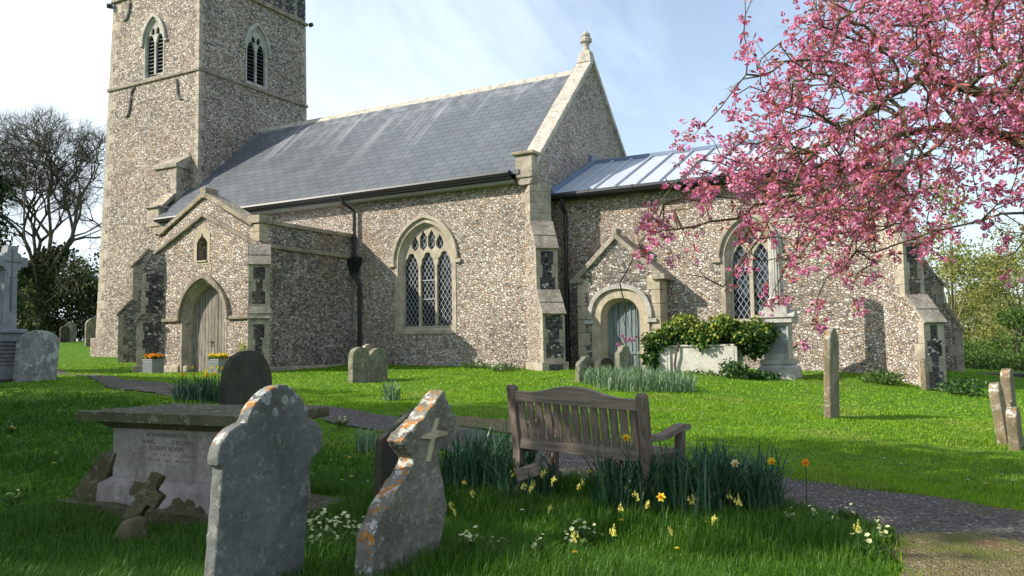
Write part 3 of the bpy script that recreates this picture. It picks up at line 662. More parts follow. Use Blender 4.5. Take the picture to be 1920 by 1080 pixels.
def frame_window(name, F, x0, x1, zb, zs, za, ins, sill, lights, tr, hood=.16, jm=M['tracery']):
    """moulded stone surround, tracery plate with open lights, leaded glass behind"""
    o = lambda d: arch(x0+d, x1-d, zb+d*sill/ins, zs, za-d*1.15, 14)
    mb = MB(); ringloft(mb, F, [(o(0), -.35), (o(0), .016), (o(.11), .016), (o(.13), -.05), (o(ins-.08), -.07), (o(ins-.06), -.10), (o(ins-.02), -.13), (o(ins), -.24)])
    win = mb.build(name, jm, CH)
    MB().prism(F, o(ins-.012), -.25, -.14, lights+tr).build('tracery', M['tracery'], win, .012)
    MB().prism(F, o(ins-.06), -.31, -.225).build('glass', M['glass'], win)
    lattice(F, lights+tr, -.219, 'lead_lattice', win)
    a = arch(x0+.0, x1-.0, zb, zs, za, 14)[2:]; b = arch(x0-hood*.6, x1+hood*.6, zb, zs, za+hood*.75, 14)[2:]
    mb = MB(); band(mb, F, a, b, -.02, .085)
    for s, xx in ((-1, x0), (1, x1)): mb.fbox(F, min(xx-s*.02, xx+s*.2), max(xx-s*.02, xx+s*.2), zs-.12, zs+.0, -.02, .08)
    mb.build('hood_mould', jm, win, .018)
    return win
F = FS(NS); xm = -14.37
L_ = [arch(xm-.855+i*.595, xm-.855+i*.595+.52, 2.26, 4.06, 4.52, 10, .13, 5) for i in range(3)]
def trlight(a, b, zb, za): return [((a+b)/2, zb), (b, zb+.13), (b, za-.2), ((a+b)/2, za), (a, za-.2), (a, zb+.13)]
TR = [trlight(xm-.575, xm-.32, 4.53, 5.0), trlight(xm-.275, xm-.022, 4.53, 5.16), trlight(xm+.022, xm+.275, 4.53, 5.16), trlight(xm+.32, xm+.575, 4.53, 5.0)]
nw = frame_window('nave_window', F, -15.47, -13.27, 2.02, 4.2, 5.5, .225, .20, L_, TR)
mb = MB()
for z in (3.62, 3.05): mb.fbox(F, xm-.25, xm+.25, z, z+.03, -.218, -.19)
mb.build('saddle_bar', M['leadstrip'], nw)
mb = MB(); quoins(mb, NE, NS, 5.1, 6.15, -1, 1, .5, .5, .42)
mb.build('quoin', M['stone_y'], nave, .012)
buttress('nave_buttress', (NE, NS), (1, -1), .62, [(1.14, .2), (1.14, 2.46), (.68, 3.05), (.68, 4.26), (.22, 4.98), (.22, 6.05)],
         [(0, 1.28, 2.4, .17, .24, 1.14), (0, 3.08, 4.15, .12, .2, .68), (0, .72, 1.1, .2, .23, 1.22)], [(.68, 3.05, 1.14, 2.46), (.22, 4.98, .68, 4.26)], (.2, 1.16, 1.22))
buttress('west_buttress', (NW, NS), (-1, -1), .7, [(1.12, .6), (1.12, 3.0), (.66, 3.5), (.66, 4.75), (.1, 5.35)],
         [], [(.66, 3.5, 1.12, 3.0), (.1, 5.35, .66, 4.75)], side='flint_grey')

# --- chancel
CE, CS, CN, CR = -1.5, 22., 28., 25.
CWIN = arch(-5.74, -4.24, 2.0, 3.8, 4.85, 14)
mb = MB(); mb.prism(FS(CS), [(NE+.01, .1), (CE-.6, .1), (CE-.6, 5.82), (NE+.01, 5.82)], -.75, 0, [CWIN])
mb.prism(FE(CE), [(CS, .1), (CN, .1), (CN, 5.9), (CR, 7.35), (CS, 5.9)], -.6, 0); mb.box(NE+.01, CE-.6, CN-.7, CN, .1, 5.8)
chancel = mb.build('chancel_wall', M['flint'], CH)
mb = MB(); mb.prism(YZ(), [(21.68, 5.93), (CR, 7.44), (2*CR-21.68, 5.93), (2*CR-21.68, 5.86), (CR, 7.36), (21.68, 5.86)], NE+.02, CE-.5)
cr = mb.build('chancel_roof', M['lead'], CH)
mb = MB(); x = NE+.75
while x < CE-.6:
    mb.bar((x, 21.7, 5.965), (x, CR-.12, 7.42), .06, .07); x += .64
mb.build('lead_roll', M['lead'], cr, .02)
mb = MB(); mb.bar((NE+.06, 21.7, 5.99), (NE+.06, CR, 7.49), .16, .16); mb.box(NE, CE-.5, CR-.1, CR+.1, 7.40, 7.53); mb.box(NE+.0, NE+.1, CR-.3, CR+.15, 7.4, 7.66)
mb.build('flashing', M['flash'], cr, .02)
mb = MB(); mb.tube([(NE+.0, 21.6, 5.84), (CE-.3, 21.6, 5.84)], .09, 8)
for x in (-9.3, -8, -6.7, -5.4, -4.1, -2.8): mb.tube([(x, 21.6, 5.84), (x+.06, 21.6, 5.84)], .1, 8)
mb.box(NE+.02, CE-.6, 21.68, 21.99, 5.74, 5.85)
mb.build('chancel_gutter', M['gutter'], CH)
pipe('downpipe', -10.1, 21.86, 5.76, .8, 21.62)
xm = -4.99; F = FS(CS)
CL = [arch(xm-.48, xm-.05, 2.2, 3.72, 4.15, 8, .14, 5), arch(xm+.05, xm+.48, 2.2, 3.72, 4.15, 8, .14, 5)]
CT = [[(xm, 4.1), (xm+.18, 4.3), (xm, 4.58), (xm-.18, 4.3)]]
frame_window('chancel_window', F, -5.74, -4.24, 2.0, 3.8, 4.85, .23, .2, CL, CT, jm=M['stone'])
buttress('chancel_buttress', (CE, CS), (1, -1), .56, [(1.0, .0), (1.0, 1.98), (.48, 2.56), (.48, 3.84), (.1, 4.4), (.1, 5.7)],
         [(0, .5, 1.9, .1, .2, 1.0), (0, 2.6, 3.75, .1, .17, .48)], [(.48, 2.56, 1.0, 1.98), (.1, 4.4, .48, 3.84)], (.0, .42, 1.07))
buttress('east_buttress', (CE, 27.6), (1, 0), .6, [(1.2, .0), (1.2, 1.85), (.78, 2.6), (.78, 3.15), (.1, 4.1)], [], [(.78, 2.6, 1.2, 1.85), (.1, 4.1, .78, 3.15)])
mb = MB(); quoins(mb, CE, CS, .6, 5.7, -1, 1, .4, .3, .2); mb.build('quoin', M['stone'], chancel, .01)
# priest's doorway under its own small gable
PF = 21.3; DO = tudor(-8.86, -7.74, .5, 2.28, 2.84, 9, 2.3)
mb = MB(); mb.prism(FS(PF), [(-9.52, .4), (-7.18, .4), (-7.18, 3.36), (-8.36, 4.42), (-9.52, 3.36)], -.72, 0, [DO])
pp = mb.build('priest_porch', M['flint_grey'], CH)
mb = MB()
for a, b in (((-9.72, 3.36), (-8.36, 4.6)), ((-7.0, 3.36), (-8.36, 4.6))):
    d = 1 if b[0] > a[0] else -1
    mb.prism(FS(PF), [a, b, (b[0], b[1]-.17), (a[0]+d*.2, a[1]-.02)][::d], -.74, .09)
mb.fbox(FS(PF), -9.72, -9.34, 3.28, 3.42, -.74, .1); mb.fbox(FS(PF), -7.36, -7.0, 3.28, 3.42, -.74, .1)
mb.fbox(FS(PF), -8.42, -8.30, 4.46, 4.72, -.3, .08)
mb.each('gable_coping', M['weathering'], pp, .02)
mb = MB()
for z in np.arange(.5, 3.2, .36):
    k = int(round((z-.5)/.36)) % 2
    for x, s in ((-9.52, 1), (-7.18, -1)):
        a = (.34 if k else .22)
        mb.fbox(FS(PF), min(x-s*.012, x+s*a), max(x-s*.012, x+s*a), z, z+.345, -.6, .012)
mb.build('quoin', M['stone_y'], pp, .008)
mb = MB(); o = lambda d: tudor(-8.86+d, -7.74-d, .4, 2.28, 2.84-d, 9, 2.3)
ringloft(mb, FS(PF), [(o(-.26), -.02), (o(-.26), .015), (o(0), .015), (o(.03), -.1), (o(.08), -.22), (o(.1), -.5)])
mb.build('door_surround', M['stone_y'], pp)
mb = MB(); a, b = o(-.24)[2:], o(-.36)[2:]; band(mb, FS(PF), a, b, -.02, .09)
mb.fbox(FS(PF), -9.34, -9.06, 2.16, 2.27, -.02, .08); mb.fbox(FS(PF), -7.54, -7.26, 2.16, 2.27, -.02, .08); mb.build('hood_mould', M['stone_g'], pp, .015)
def plank_door(name, F, out, c, n, m, parent, gap=.012, th=.05):
    x0, x1 = min(p[0] for p in out), max(p[0] for p in out); zb = min(p[1] for p in out); arcp = sorted(out[2:])
    xs = [p[0] for p in arcp]; zs = [p[1] for p in arcp]
    mb = MB(); wd = (x1-x0)/n
    for i in range(n):
        a, b = x0+i*wd+gap/2, x0+(i+1)*wd-gap/2; mid = (a+b)/2
        za, zm, zb2 = (float(np.interp(q, xs, zs)) for q in (a, mid, b)); off = random.uniform(-.006, .006)
        mb.prism(F, [(a, zb), (b, zb), (b, zb2), (mid, zm), (a, za)], c-th, c+off)
    d = mb.build(name, m, parent, .006)
    MB().prism(F, out, c-th-.03, c-th+.012).build('backing', M['void'], d)
    return d
pd = plank_door('door', FS(PF), tudor(-8.78, -7.82, .5, 2.28, 2.78, 9, 2.3), -.32, 6, M['door_blue'], pp)
mb = MB()
for i in range(5): mb.fbox(FS(PF), -8.66+i*.18-.018, -8.66+i*.18+.018, .5, 2.55, -.33, -.295)
mb.fbox(FS(PF), -8.76, -7.84, 1.33, 1.40, -.33, -.287); mb.build('door_batten', M['door_blue'], pd)

# --- south porch
PW, PE, PS = -21.3, -17.1, 17.
AR = arch(-20.12, -18.36, .4, 2.5, 3.62, 14)
NI = [(-19.53, 4.2), (-19.11, 4.2), (-19.11, 4.72), (-19.2, 4.83), (-19.27, 4.88), (-19.32, 5.0), (-19.37, 4.88), (-19.44, 4.83), (-19.53, 4.72)]
mb = MB(); mb.prism(FS(PS), [(PW, .3), (PE, .3), (PE, 5.1), (-17.5, 5.02), (-19.24, 6.02), (-20.95, 5.02), (PW, 5.1)], -.5, 0, [AR, NI])
mb.build('porch_front', M['flint_porch'], CH)
mb = MB(); mb.prism(FE(PW+.5), [(PS+.5, .3), (20.99, .3), (20.99, 5.1), (PS+.5, 5.1)], -.5, 0)
mb.build('porch_side', M['flint_grey'], CH)
mb = MB(); mb.prism(FE(PE), [(PS+.5, .3), (20.99, .3), (20.99, 5.1), (PS+.5, 5.1)], -.5, 0)
pside = mb.build('porch_side', M['flint_grey'], CH)
MB().box(PW+.45, PE-.45, PS+.4, 21.2, 4.75, 4.85).build('porch_roof', M['lead'], CH)
mb = MB(); kx = (6.2-5.2)/(19.24-17.55)
for s, xa in ((1, -17.35), (-1, -21.12)):
    mb.prism(FS(PS), [(xa, 5.03), (xa, 5.17), (-19.24, 6.2), (-19.24, 6.03)], -.55, .07)
mb.box(PE-.42, PE+.06, PS-.06, 17.45, 5.1, 5.32); mb.box(PW-.06, PW+.4, PS-.06, 17.45, 5.1, 5.32)
mb.box(PE-.5, PE+.08, 17.45, 20.98, 5.1, 5.22); mb.box(PW-.08, PW+.5, 17.45, 20.98, 5.1, 5.22)
mb.fbox(FS(PS), -19.36, -19.12, 6.0, 6.3, -.4, .08)
mb.each('porch_coping', M['coping'], CH, .02)
mb = MB(); mb.box(PE-.03, PE+.09, PS-.02, 20.98, 4.43, 4.55)
for s, xa in ((1, -17.1), (-1, -21.38)): mb.prism(FS(PS), [(xa, 4.43), (xa, 4.54), (-19.24, 5.6), (-19.24, 5.46)], -.02, .10)
for a, b in ((PW-.05, -20.2), (-18.28, PE+.02)): mb.fbox(FS(PS), a, b, 2.48, 2.58, -.02, .08)
mb.each('string_course', M['string'], pside, .02)
mb = MB(); o = lambda d: arch(-20.12+d, -18.36-d, .35, 2.5, 3.62-d*1.2, 14)
ringloft(mb, FS(PS), [(o(-.05), -.02), (o(-.05), .014), (o(0), .014), (o(.04), -.10), (o(.08), -.12), (o(.09), -.18), (o(.11), -.21), (o(.11), -.5)])
sd = mb.build('doorway', M['stone'], CH)
mb = MB(); a, b = o(-.05)[2:], o(-.17)[2:]; band(mb, FS(PS), a, b, -.02, .11); mb.build('hood_mould', M['string'], sd, .02)
mb = MB()
for x in (-20.06, -18.42): mb.fbox(FS(PS), x-.07, x+.07, 2.40, 2.54, -.36, -.06); mb.fbox(FS(PS), x-.12, x+.12, .85, 1.2, -.4, -.02)
mb.each('capital', M['stone'], sd, .03)
d = plank_door('door', FS(PS), arch(-20.02, -18.46, .8, 2.5, 3.50, 12), -.29, 12, M['oak'], sd)
mb = MB(); mb.fbox(FS(PS), -19.3, -19.16, 1.86, 1.90, -.3, -.265); mb.tube([FS(PS).p(-19.18, 1.86, -.28), FS(PS).p(-19.18, 1.78, -.25), FS(PS).p(-19.24, 1.75, -.26)], .012, 6); mb.build('handle', M['iron'], d)
mb = MB(); mb.prism(FS(PS), [(-19.64, 4.08), (-19.0, 4.08), (-19.0, 5.0), (-19.2, 5.2), (-19.44, 5.2), (-19.64, 5.0)], -.05, .012, [NI])
ni = mb.build('niche', M['stone_y'], CH, .01)
mb = MB(); mb.prism(FS(PS), [(u, v) for u, v in NI], -.34, -.30); mb.fbox(FS(PS), -19.53, -19.11, 4.16, 4.2, -.32, .05); mb.build('niche_back', M['stone_y'], ni)
buttress('porch_buttress', (PE, PS), (1, -1), .56, [(.42, .4), (.42, 2.5), (.34, 2.72), (.34, 3.95), (.06, 4.45)], [(0, 1.2, 2.3, .09, .13, .42), (0, 2.85, 3.85, .09, .17, .34)], [(.34, 2.72, .42, 2.5), (.06, 4.45, .34, 3.95)], (.3, 1.02, .5))
buttress('porch_buttress', (PW, PS), (-1, -1), .62, [(.44, .4), (.44, 2.5), (.32, 2.72), (.32, 3.95), (.04, 4.5)], [], [(.32, 2.72, .44, 2.5), (.04, 4.5, .32, 3.95)], (.3, 1.22, .54), side='flint_grey')
# chequered flint panels on the south-east flank of the west porch buttress and on the strip of wall beside it
n_ = Vector((-1, -1, 0)).normalized(); u = Vector((-n_.y, n_.x, 0)); Fp = Fr(Vector((PW, PS, 0)), n_, (0, 0, 1), u)
mb = MB(); mb.prism(Fp, toothed(.05, 1.26, 2.46, .18, .25, .2, 4), .29, .316); mb.prism(Fp, toothed(-.02, 2.76, 3.9, .15, .22, .2, 5), .29, .316)
mb.each('flint_panel', M['flint_dark'], pside)
mb = MB(); mb.box(PW-.05, -20.2, PS-.07, PS+.3, .3, 1.22); mb.box(-18.28, PE+.06, PS-.07, PS+.3, .3, 1.18); mb.box(PE-.2, PE+.08, PS+.3, 20.98, .3, 1.15)
mb.each('plinth', M['stone'], pside, .04)
mb = MB(); quoins(mb, PE, PS, 4.6, 5.08, -1, 1, .24, .3, .3); mb.build('quoin', M['stone_y'], pside, .01)
# ---------------------------------------------------------------- ground
xs = np.concatenate([np.linspace(-900, -130, 9), np.linspace(-120, -45, 26)[:-1], np.linspace(-45, 6, 171), np.linspace(7, 30, 24), np.linspace(36, 120, 12), np.linspace(200, 900, 6)])
ys = np.concatenate([np.linspace(-600, -60, 6), np.linspace(-50, -2, 17), np.linspace(-1.5, 32, 112), np.linspace(34, 80, 24), np.linspace(90, 200, 8), np.linspace(300, 1200, 7)])
XX, YY = np.meshgrid(xs, ys); ZZ = gz(XX, YY)+.018*np.sin(XX*2.3+YY*1.1)*np.sin(YY*1.9-XX*.7)*(np.hypot(XX, YY) < 60)
V = np.stack([XX.ravel(), YY.ravel(), ZZ.ravel()], 1); nx_, ny_ = len(xs), len(ys)
ii = (np.arange(ny_-1)[:, None]*nx_+np.arange(nx_-1)[None, :]).ravel()
ground = mesh_obj('ground', V, np.stack([ii, ii+1, ii+nx_+1, ii+nx_], 1), M['turf'], smooth=True); tag(ground, kind='structure')
# ---------------------------------------------------------------- path
def at(x, y, D):
    """point at depth D on the line of sight through photo point x, y"""
    d = (x-960)/FPX*R_-(y-540)/FPX*U_+F_; return np.array([0, 0, 1.5])+d*D
def sheet(name, poly, m, lift, seed, jit=.06, fine=.25):
    pts = []; r = random.Random(seed)
    for i in range(len(poly)):
        a, b = np.array(poly[i]), np.array(poly[(i+1) % len(poly)]); n = max(1, int(np.linalg.norm(b-a)/.22))
        for k in range(n):
            q = a+(b-a)*k/n; pts.append((q[0]+r.uniform(-jit, jit), q[1]+r.uniform(-jit, jit)))
    x0, x1 = min(p[0] for p in pts), max(p[0] for p in pts); y0, y1 = min(p[1] for p in pts), max(p[1] for p in pts)
    bm = bmesh.new(); vs = [bm.verts.new((a, b, 0)) for a, b in pts]; f = bm.faces.new(vs); bmesh.ops.triangulate(bm, faces=[f])
    for ax, lo, hi in ((0, x0, x1), (1, y0, y1)):
        c = lo+fine
        while c < hi:
            co = (c, 0, 0) if ax == 0 else (0, c, 0); no = (1, 0, 0) if ax == 0 else (0, 1, 0)
            bmesh.ops.bisect_plane(bm, geom=bm.verts[:]+bm.edges[:]+bm.faces[:], plane_co=co, plane_no=no); c += fine*1.3
    V = np.array([v.co[:] for v in bm.verts]); Z = gz(V[:, 0], V[:, 1])+.018*np.sin(V[:, 0]*2.3+V[:, 1]*1.1)*np.sin(V[:, 1]*1.9-V[:, 0]*.7)+lift
    for v, z in zip(bm.verts, Z): v.co.z = z
    me = bpy.data.meshes.new(name); bm.to_mesh(me); bm.free(); me.materials.append(m); me.polygons.foreach_set('use_smooth', np.ones(len(me.polygons), bool))
    o = bpy.data.objects.new(name, me); COL.objects.link(o); return tag(o, kind='structure')
PATH2 = [(-34, 21.2)]+PATH[:14]+[(1.2, 7.2), (3.5, 6.2), (3.5, 4.2), (.9, 5.35)]+PATH[14:]+[(-34, 19.9)]
sheet('path', PATH2, M['path'], .016, 3)
VERGE = [(-.48, 6.28), (-.1, 6.45), (.5, 6.2), (3.4, 4.9), (3.4, 2.4), (.6, 3.0), (-.3, 4.4), (-.45, 5.4)]
sheet('path_edge', VERGE, M['verge'], .030, 5, .17)
WORN = [(-7.0, 9.5), (-5.4, 9.7), (-4.4, 9.2), (-4.0, 8.5), (-4.9, 8.9), (-6.2, 9.1)]
sheet('worn_earth', WORN, M['verge'], .026, 6, .08)

# ---------------------------------------------------------------- graves and stones
def weather(o, voxel=.014, amp=.012, size=.09):
    """chipped, uneven edges on an old stone"""
    for md in list(o.modifiers): o.modifiers.remove(md)
    rm = o.modifiers.new('stone', 'REMESH'); rm.mode = 'VOXEL'; rm.voxel_size = voxel
    for k, (a, s) in enumerate(((amp, size), (amp*.45, size*.3))):
        t = bpy.data.textures.new('chips', 'CLOUDS'); t.noise_scale = s; t.noise_depth = 3
        d = o.modifiers.new('chips', 'DISPLACE'); d.texture = t; d.strength = a; d.mid_level = .5; d.texture_coords = 'GLOBAL'
    o.data.polygons.foreach_set('use_smooth', np.ones(len(o.data.polygons), bool)); return o
def hs(name, label, cat, pts, X0, th, m, group=None, bevel=.012, sink=.3, grow=0.):
    pts = list(pts); pts[0] = (pts[0][0], pts[0][1]-sink); pts[-1] = (pts[-1][0], pts[-1][1]-sink)
    o = MB().prism(FE(X0), pts, -th, 0).build(name, m, None, bevel); return tag(o, label, cat, group)
def smooth_curve(pts, it=1):
    for _ in range(it):
        q = [pts[0]]
        for a, b in zip(pts, pts[1:]): q += [(a[0]*.75+b[0]*.25, a[1]*.75+b[1]*.25), (a[0]*.25+b[0]*.75, a[1]*.25+b[1]*.75)]
        pts = q+[pts[-1]]
    return pts
FRONT = [(3.131, .375), (3.231, .907)]+smooth_curve([(3.199, .925), (3.195, .964), (3.217, 1.04), (3.28, 1.097), (3.359, 1.127), (3.403, 1.137)])+smooth_curve([(3.403, 1.14), (3.419, 1.181), (3.467, 1.24), (3.552, 1.297), (3.64, 1.323), (3.701, 1.322), (3.778, 1.286), (3.849, 1.216), (3.877, 1.159), (3.887, 1.116)])+smooth_curve([(3.9, 1.114), (3.926, 1.109), (3.989, 1.067), (4.019, 1.002), (4.006, .925), (3.947, .886)])+[(3.906, .858), (3.796, .218)]
o = hs('headstone', 'large blue grey headstone with three lobed top and orange lichen, leaning before the chest tomb', 'headstone', FRONT, -3.5, .085, M['hs_front'], None, .012, .5); weather(o, .011, .011)
LEAN = [(3.896, .244), (3.918, .457), (4.029, .596), (4.149, .696), (4.245, .76), (4.314, .818), (4.324, .845), (4.199, .966), (4.258, 1.005), (4.398, 1.073), (4.435, 1.075), (4.461, 1.113), (4.668, 1.245), (4.756, 1.124), (4.746, 1.1), (4.801, 1.084), (4.85, 1.0), (4.797, .924), (4.682, .871), (4.616, .87), (4.593, .796), (4.645, .682), (4.688, .508), (4.662, .394), (4.604, .263), (4.495, .102)]
t = thing('cross_headstone', 'tilted brown headstone with cross shaped head, carved pale cross and orange lichened edge', 'headstone', (-3.1, 4.25, .2))
LEAN[0] = (3.85, -.2); LEAN[-1] = (4.5, -.25)
weather(MB().prism(FE(-3.05), LEAN, -.125, 0).build('slab', M['hs_lean'], t), .011, .02)
MB().prism(FE(-3.05), [(4.555, 1.075), (4.581, 1.07), (4.545, 1.002), (4.673, .976), (4.666, .955), (4.531, .95), (4.472, .81), (4.439, .814), (4.489, .946), (4.386, .961), (4.397, .979), (4.511, .991)], -.01, .02).build('carved_cross', M['relief_sunlit'], t, .004)
hs('headstone', 'dark slab headstone with broken sloping top, behind the tilted cross headstone', 'headstone', [(5.5, .42), (5.54, .80), (5.66, .86), (5.78, .91), (6.05, 1.02), (6.15, .98), (6.158, .324)], -4.22, .07, M['hs_dark'])
hs('headstone', 'dark round topped headstone standing behind the chest tomb', 'headstone', [(7.407, .5)]+smooth_curve([(7.41, 1.1), (7.42, 1.29), (7.52, 1.45), (7.66, 1.53), (7.79, 1.555), (7.95, 1.53), (8.09, 1.43), (8.18, 1.27), (8.195, 1.1)], 2)+[(8.197, .5)], -8., .09, M['hs_dark'])
hs('headstone', 'double headstone with two rounded lobes and a cleft, on the lawn below the nave wall', 'headstone', [(14.62, .8)]+smooth_curve([(14.63, 1.35), (14.66, 1.5), (14.78, 1.6), (14.97, 1.63), (15.14, 1.57), (15.22, 1.47)], 2)+[(15.25, 1.40)]+smooth_curve([(15.28, 1.47), (15.42, 1.57), (15.63, 1.605), (15.8, 1.53), (15.88, 1.38), (15.89, 1.2)], 2)+[(15.885, .8)], -11.93, .13, M['hs_green'])
hs('headstone', 'small round topped headstone just showing behind the double headstone', 'headstone', [(15.55, .8)]+smooth_curve([(15.55, 1.4), (15.6, 1.6), (15.78, 1.7), (15.98, 1.69), (16.1, 1.56), (16.12, 1.4)], 2)+[(16.12, .8)], -12.4, .1, M['hs_tan'])
hs('headstone', 'mossy shouldered headstone, first of the row beside the nave buttress', 'headstone', [(15.37, .7), (15.45, 1.2), (15.53, 1.25), (15.62, 1.27), (15.75, 1.34), (15.9, 1.34), (16.05, 1.28), (16.16, 1.2), (16.14, .7)], -6.89, .1, M['hs_green'])
hs('headstone', 'round topped mossy headstone, middle one before the priest door', 'headstone', [(15.68, .7)]+smooth_curve([(15.72, 1.0), (15.76, 1.18), (15.9, 1.28), (16.13, 1.315), (16.4, 1.28), (16.55, 1.18), (16.55, 1.0)], 2)+[(16.54, .7)], -6.61, .11, M['hs_dark'])
hs('headstone', 'tall shouldered green headstone directly in front of the blue priest door', 'headstone', [(16.12, .7), (16.2, 1.40), (16.32, 1.44), (16.4, 1.52), (16.58, 1.56), (16.74, 1.52), (16.8, 1.43), (16.9, 1.36), (16.88, .7)], -6.34, .11, M['hs_green'])
hs('headstone', 'low pointed headstone at the foot of the ivy covered tomb', 'headstone', [(17.3, .7), (17.32, 1.0), (17.55, 1.13), (17.78, 1.0), (17.8, .7)], -6.25, .1, M['hs_green'])
F = Fr((-1.83, 13.1, .3), (.06, 1, 0), (.03, .02, 1), (1, -.06, 0))
tag(MB().prism(F, [(-.3, -.2), (.3, -.2), (.3, 1.28), (.18, 1.4), (0, 1.45), (-.18, 1.4), (-.3, 1.28)], -.1, .0).build('headstone', M['hs_tan'], None, .02), 'tall thin headstone seen edge on, alone on the right hand lawn', 'headstone')
hs('headstone', 'short pale stone leaning against the chancel buttress', 'headstone', [(20.6, .2), (20.62, 1.12), (20.9, 1.17), (20.95, .2)], -.98, .1, M['hs_tan'])
for lab, x, y, z0, h, tilt in (('leaning tan headstone edge on, front one of the three at the right edge', .28, 11.5, .25, .78, -.10), ('tallest tan headstone edge on, rear one of the three at the right edge', .36, 12.1, .25, .92, -.03), ('shortest tan headstone edge on, end one of the three at the right edge', .37, 11.1, .25, .52, -.05)):
    F = Fr((x, y, z0-.2), (.12, 1, 0), (tilt, 0, 1), (1, -.12, -tilt))
    tag(MB().prism(F, [(-.22, 0), (.22, 0), (.22, h+.1), (.12, h+.18), (0, h+.2), (-.12, h+.18), (-.22, h+.1)], -.06, .05).build('headstone', M['hs_tan'], None, .015), lab, 'headstone')
hs('headstone', 'wide rounded headstone with flaking pale face beside the tall marble cross', 'headstone', [(9.36, .9)]+smooth_curve([(9.42, 1.5), (9.45, 1.85), (9.58, 1.96), (9.79, 2.03), (9.99, 2.01), (10.17, 1.93), (10.23, 1.8), (10.19, 1.4)], 2)+[(10.14, .9)], -15.5, .12, M['hs_flake'])
t = thing('marble_cross', 'tall white marble cross on an inscribed pedestal at the left edge', 'monument', (-16.3, 9.6, 1.0))
F = FE(-16.2)
MB().prism(F, [(9.52, 1.95), (9.80, 1.95), (9.785, 3.2), (9.55, 3.2)], -.24, 0).build('shaft', M['hs_white'], t, .01)
c = (9.68, 3.36); pts = []
for k in range(4):
    a0 = math.pi/2*k
    for d, rr in ((-.28, .32), (.28, .32)): pts.append((c[0]+rr*math.cos(a0+d)*1.0, c[1]+rr*math.sin(a0+d)))
    for d, rr in ((.55, .20), (.785, .225), (1.02, .20)): pts.append((c[0]+rr*math.cos(a0+d), c[1]+rr*math.sin(a0+d)))
hd = MB().prism(F, pts, -.215, .014).build('cross_head', M['hs_white'], t, .01)
mb = MB(); mb.fbox(F, 9.655, 9.685, 2.4, 3.6, -.01, .02); mb.fbox(F, 9.5, 9.87, 3.34, 3.365, -.01, .022); mb.build('inlaid_cross', M['letter'], hd)
MB().hexa([(-16.75, 9.2, .9), (-16.08, 9.2, .9), (-16.08, 9.95, .9), (-16.75, 9.95, .9), (-16.68, 9.3, 2.0), (-16.12, 9.3, 2.0), (-16.12, 9.9, 2.0), (-16.68, 9.9, 2.0)]).build('pedestal', M['hs_white'], t, .02)
MB().box(-16.7, -16.06, 9.27, 9.93, 1.98, 2.06).build('pedestal_cap', M['hs_white'], t, .015)
mb = MB()
for i in range(9): mb.box(-16.13+.0045*(i-8)*-1-.03, -16.10+.0045*(8-i), 9.36+.03*(i % 3), 9.86-.04*((i*7) % 3), 1.82-.075*i, 1.835-.075*i)
mb.build('worn_inscription', M['letter'], t)
MB().box(-17.1, -15.7, 8.9, 10.35, .85, 1.12).build('kerb', M['hs_dark'], t, .02)

# chest tomb in the foreground
TZ = .13; t = thing('chest_tomb', 'grey chest tomb with dark mossy overhanging slab and worn inscription', 'tomb', (-6, 5.3, .1))
F = FS(4.92)
weather(MB().box(-7.16, -4.70, 4.70, 5.86, -.05, .25).build('base_slab', M['moss'], t), .03, .05, .2)
mb = MB(); mb.hexa([(-6.80, 4.84, .2), (-5.12, 4.84, .2), (-5.12, 5.72, .2), (-6.80, 5.72, .2), (-6.79, 4.85, .40), (-5.13, 4.85, .40), (-5.13, 5.71, .40), (-6.79, 5.71, .40)])
mb.hexa([(-6.79, 4.85, .40), (-5.13, 4.85, .40), (-5.13, 5.71, .40), (-6.79, 5.71, .40), (-6.7, 4.92, .455), (-5.2, 4.92, .455), (-5.2, 5.64, .455), (-6.7, 5.64, .455)])
mb.build('plinth', M['tomb'], t, .008)
MB().box(-6.69, -5.21, 4.925, 5.635, .45, .90).build('body', M['tomb'], t, .006)
MB().hexa([(-6.71, 4.9, .88), (-5.19, 4.9, .88), (-5.19, 5.66, .88), (-6.71, 5.66, .88), (-6.82, 4.82, .945), (-5.1, 4.82, .945), (-5.1, 5.74, .945), (-6.82, 5.74, .945)]).build('cornice', M['tomb_top'], t, .01)
weather(MB().box(-6.93, -5.0, 4.74, 5.82, .945, 1.03).build('top_slab', M['tomb_top'], t), .016, .018, .12)
def lettering(s, F, u, v, size, m, parent, name='inscription', depth=.0015, xscale=1., raise_=.002):
    cu = bpy.data.curves.new(name, 'FONT'); cu.body = s; cu.size = size; cu.align_x = 'CENTER'; cu.extrude = depth
    o = bpy.data.objects.new(name, cu); COL.objects.link(o); dg = bpy.context.evaluated_depsgraph_get(); me = bpy.data.meshes.new_from_object(o.evaluated_get(dg))
    V = [F.p(u+q.co.x*xscale, v+q.co.y, raise_+q.co.z) for q in me.vertices]; fs = [tuple(p.vertices) for p in me.polygons]
    bpy.data.objects.remove(o); bpy.data.curves.remove(cu); bpy.data.meshes.remove(me)
    return mesh_obj(name, V, fs, m, parent)
for s, v, sz in (('IN REMEMBRANCE OF', .815, .048), ('ANNE,            THE LATE', .757, .054), ('ROBERT ADAMS', .703, .056)):
    lettering(s, FS(4.925), -6.0, v, sz, M['letter'], t, xscale=1.05)
mb = MB(); rw = random.Random(3)          # lines too worn to read: short broken chisel strokes
for v, wd, hh in ((.655, .82, .026), (.612, .56, .024), (.572, .2, .022)):
    x = -6.0-wd/2
    while x < -6.0+wd/2:
        if rw.random() < .78: mb.fbox(FS(4.925), x, x+rw.uniform(.004, .010), v+rw.uniform(0, .008), v+hh*rw.uniform(.6, 1), .0005, .003)
        x += rw.uniform(.013, .03)
mb.build('worn_inscription', M['letter'], t)
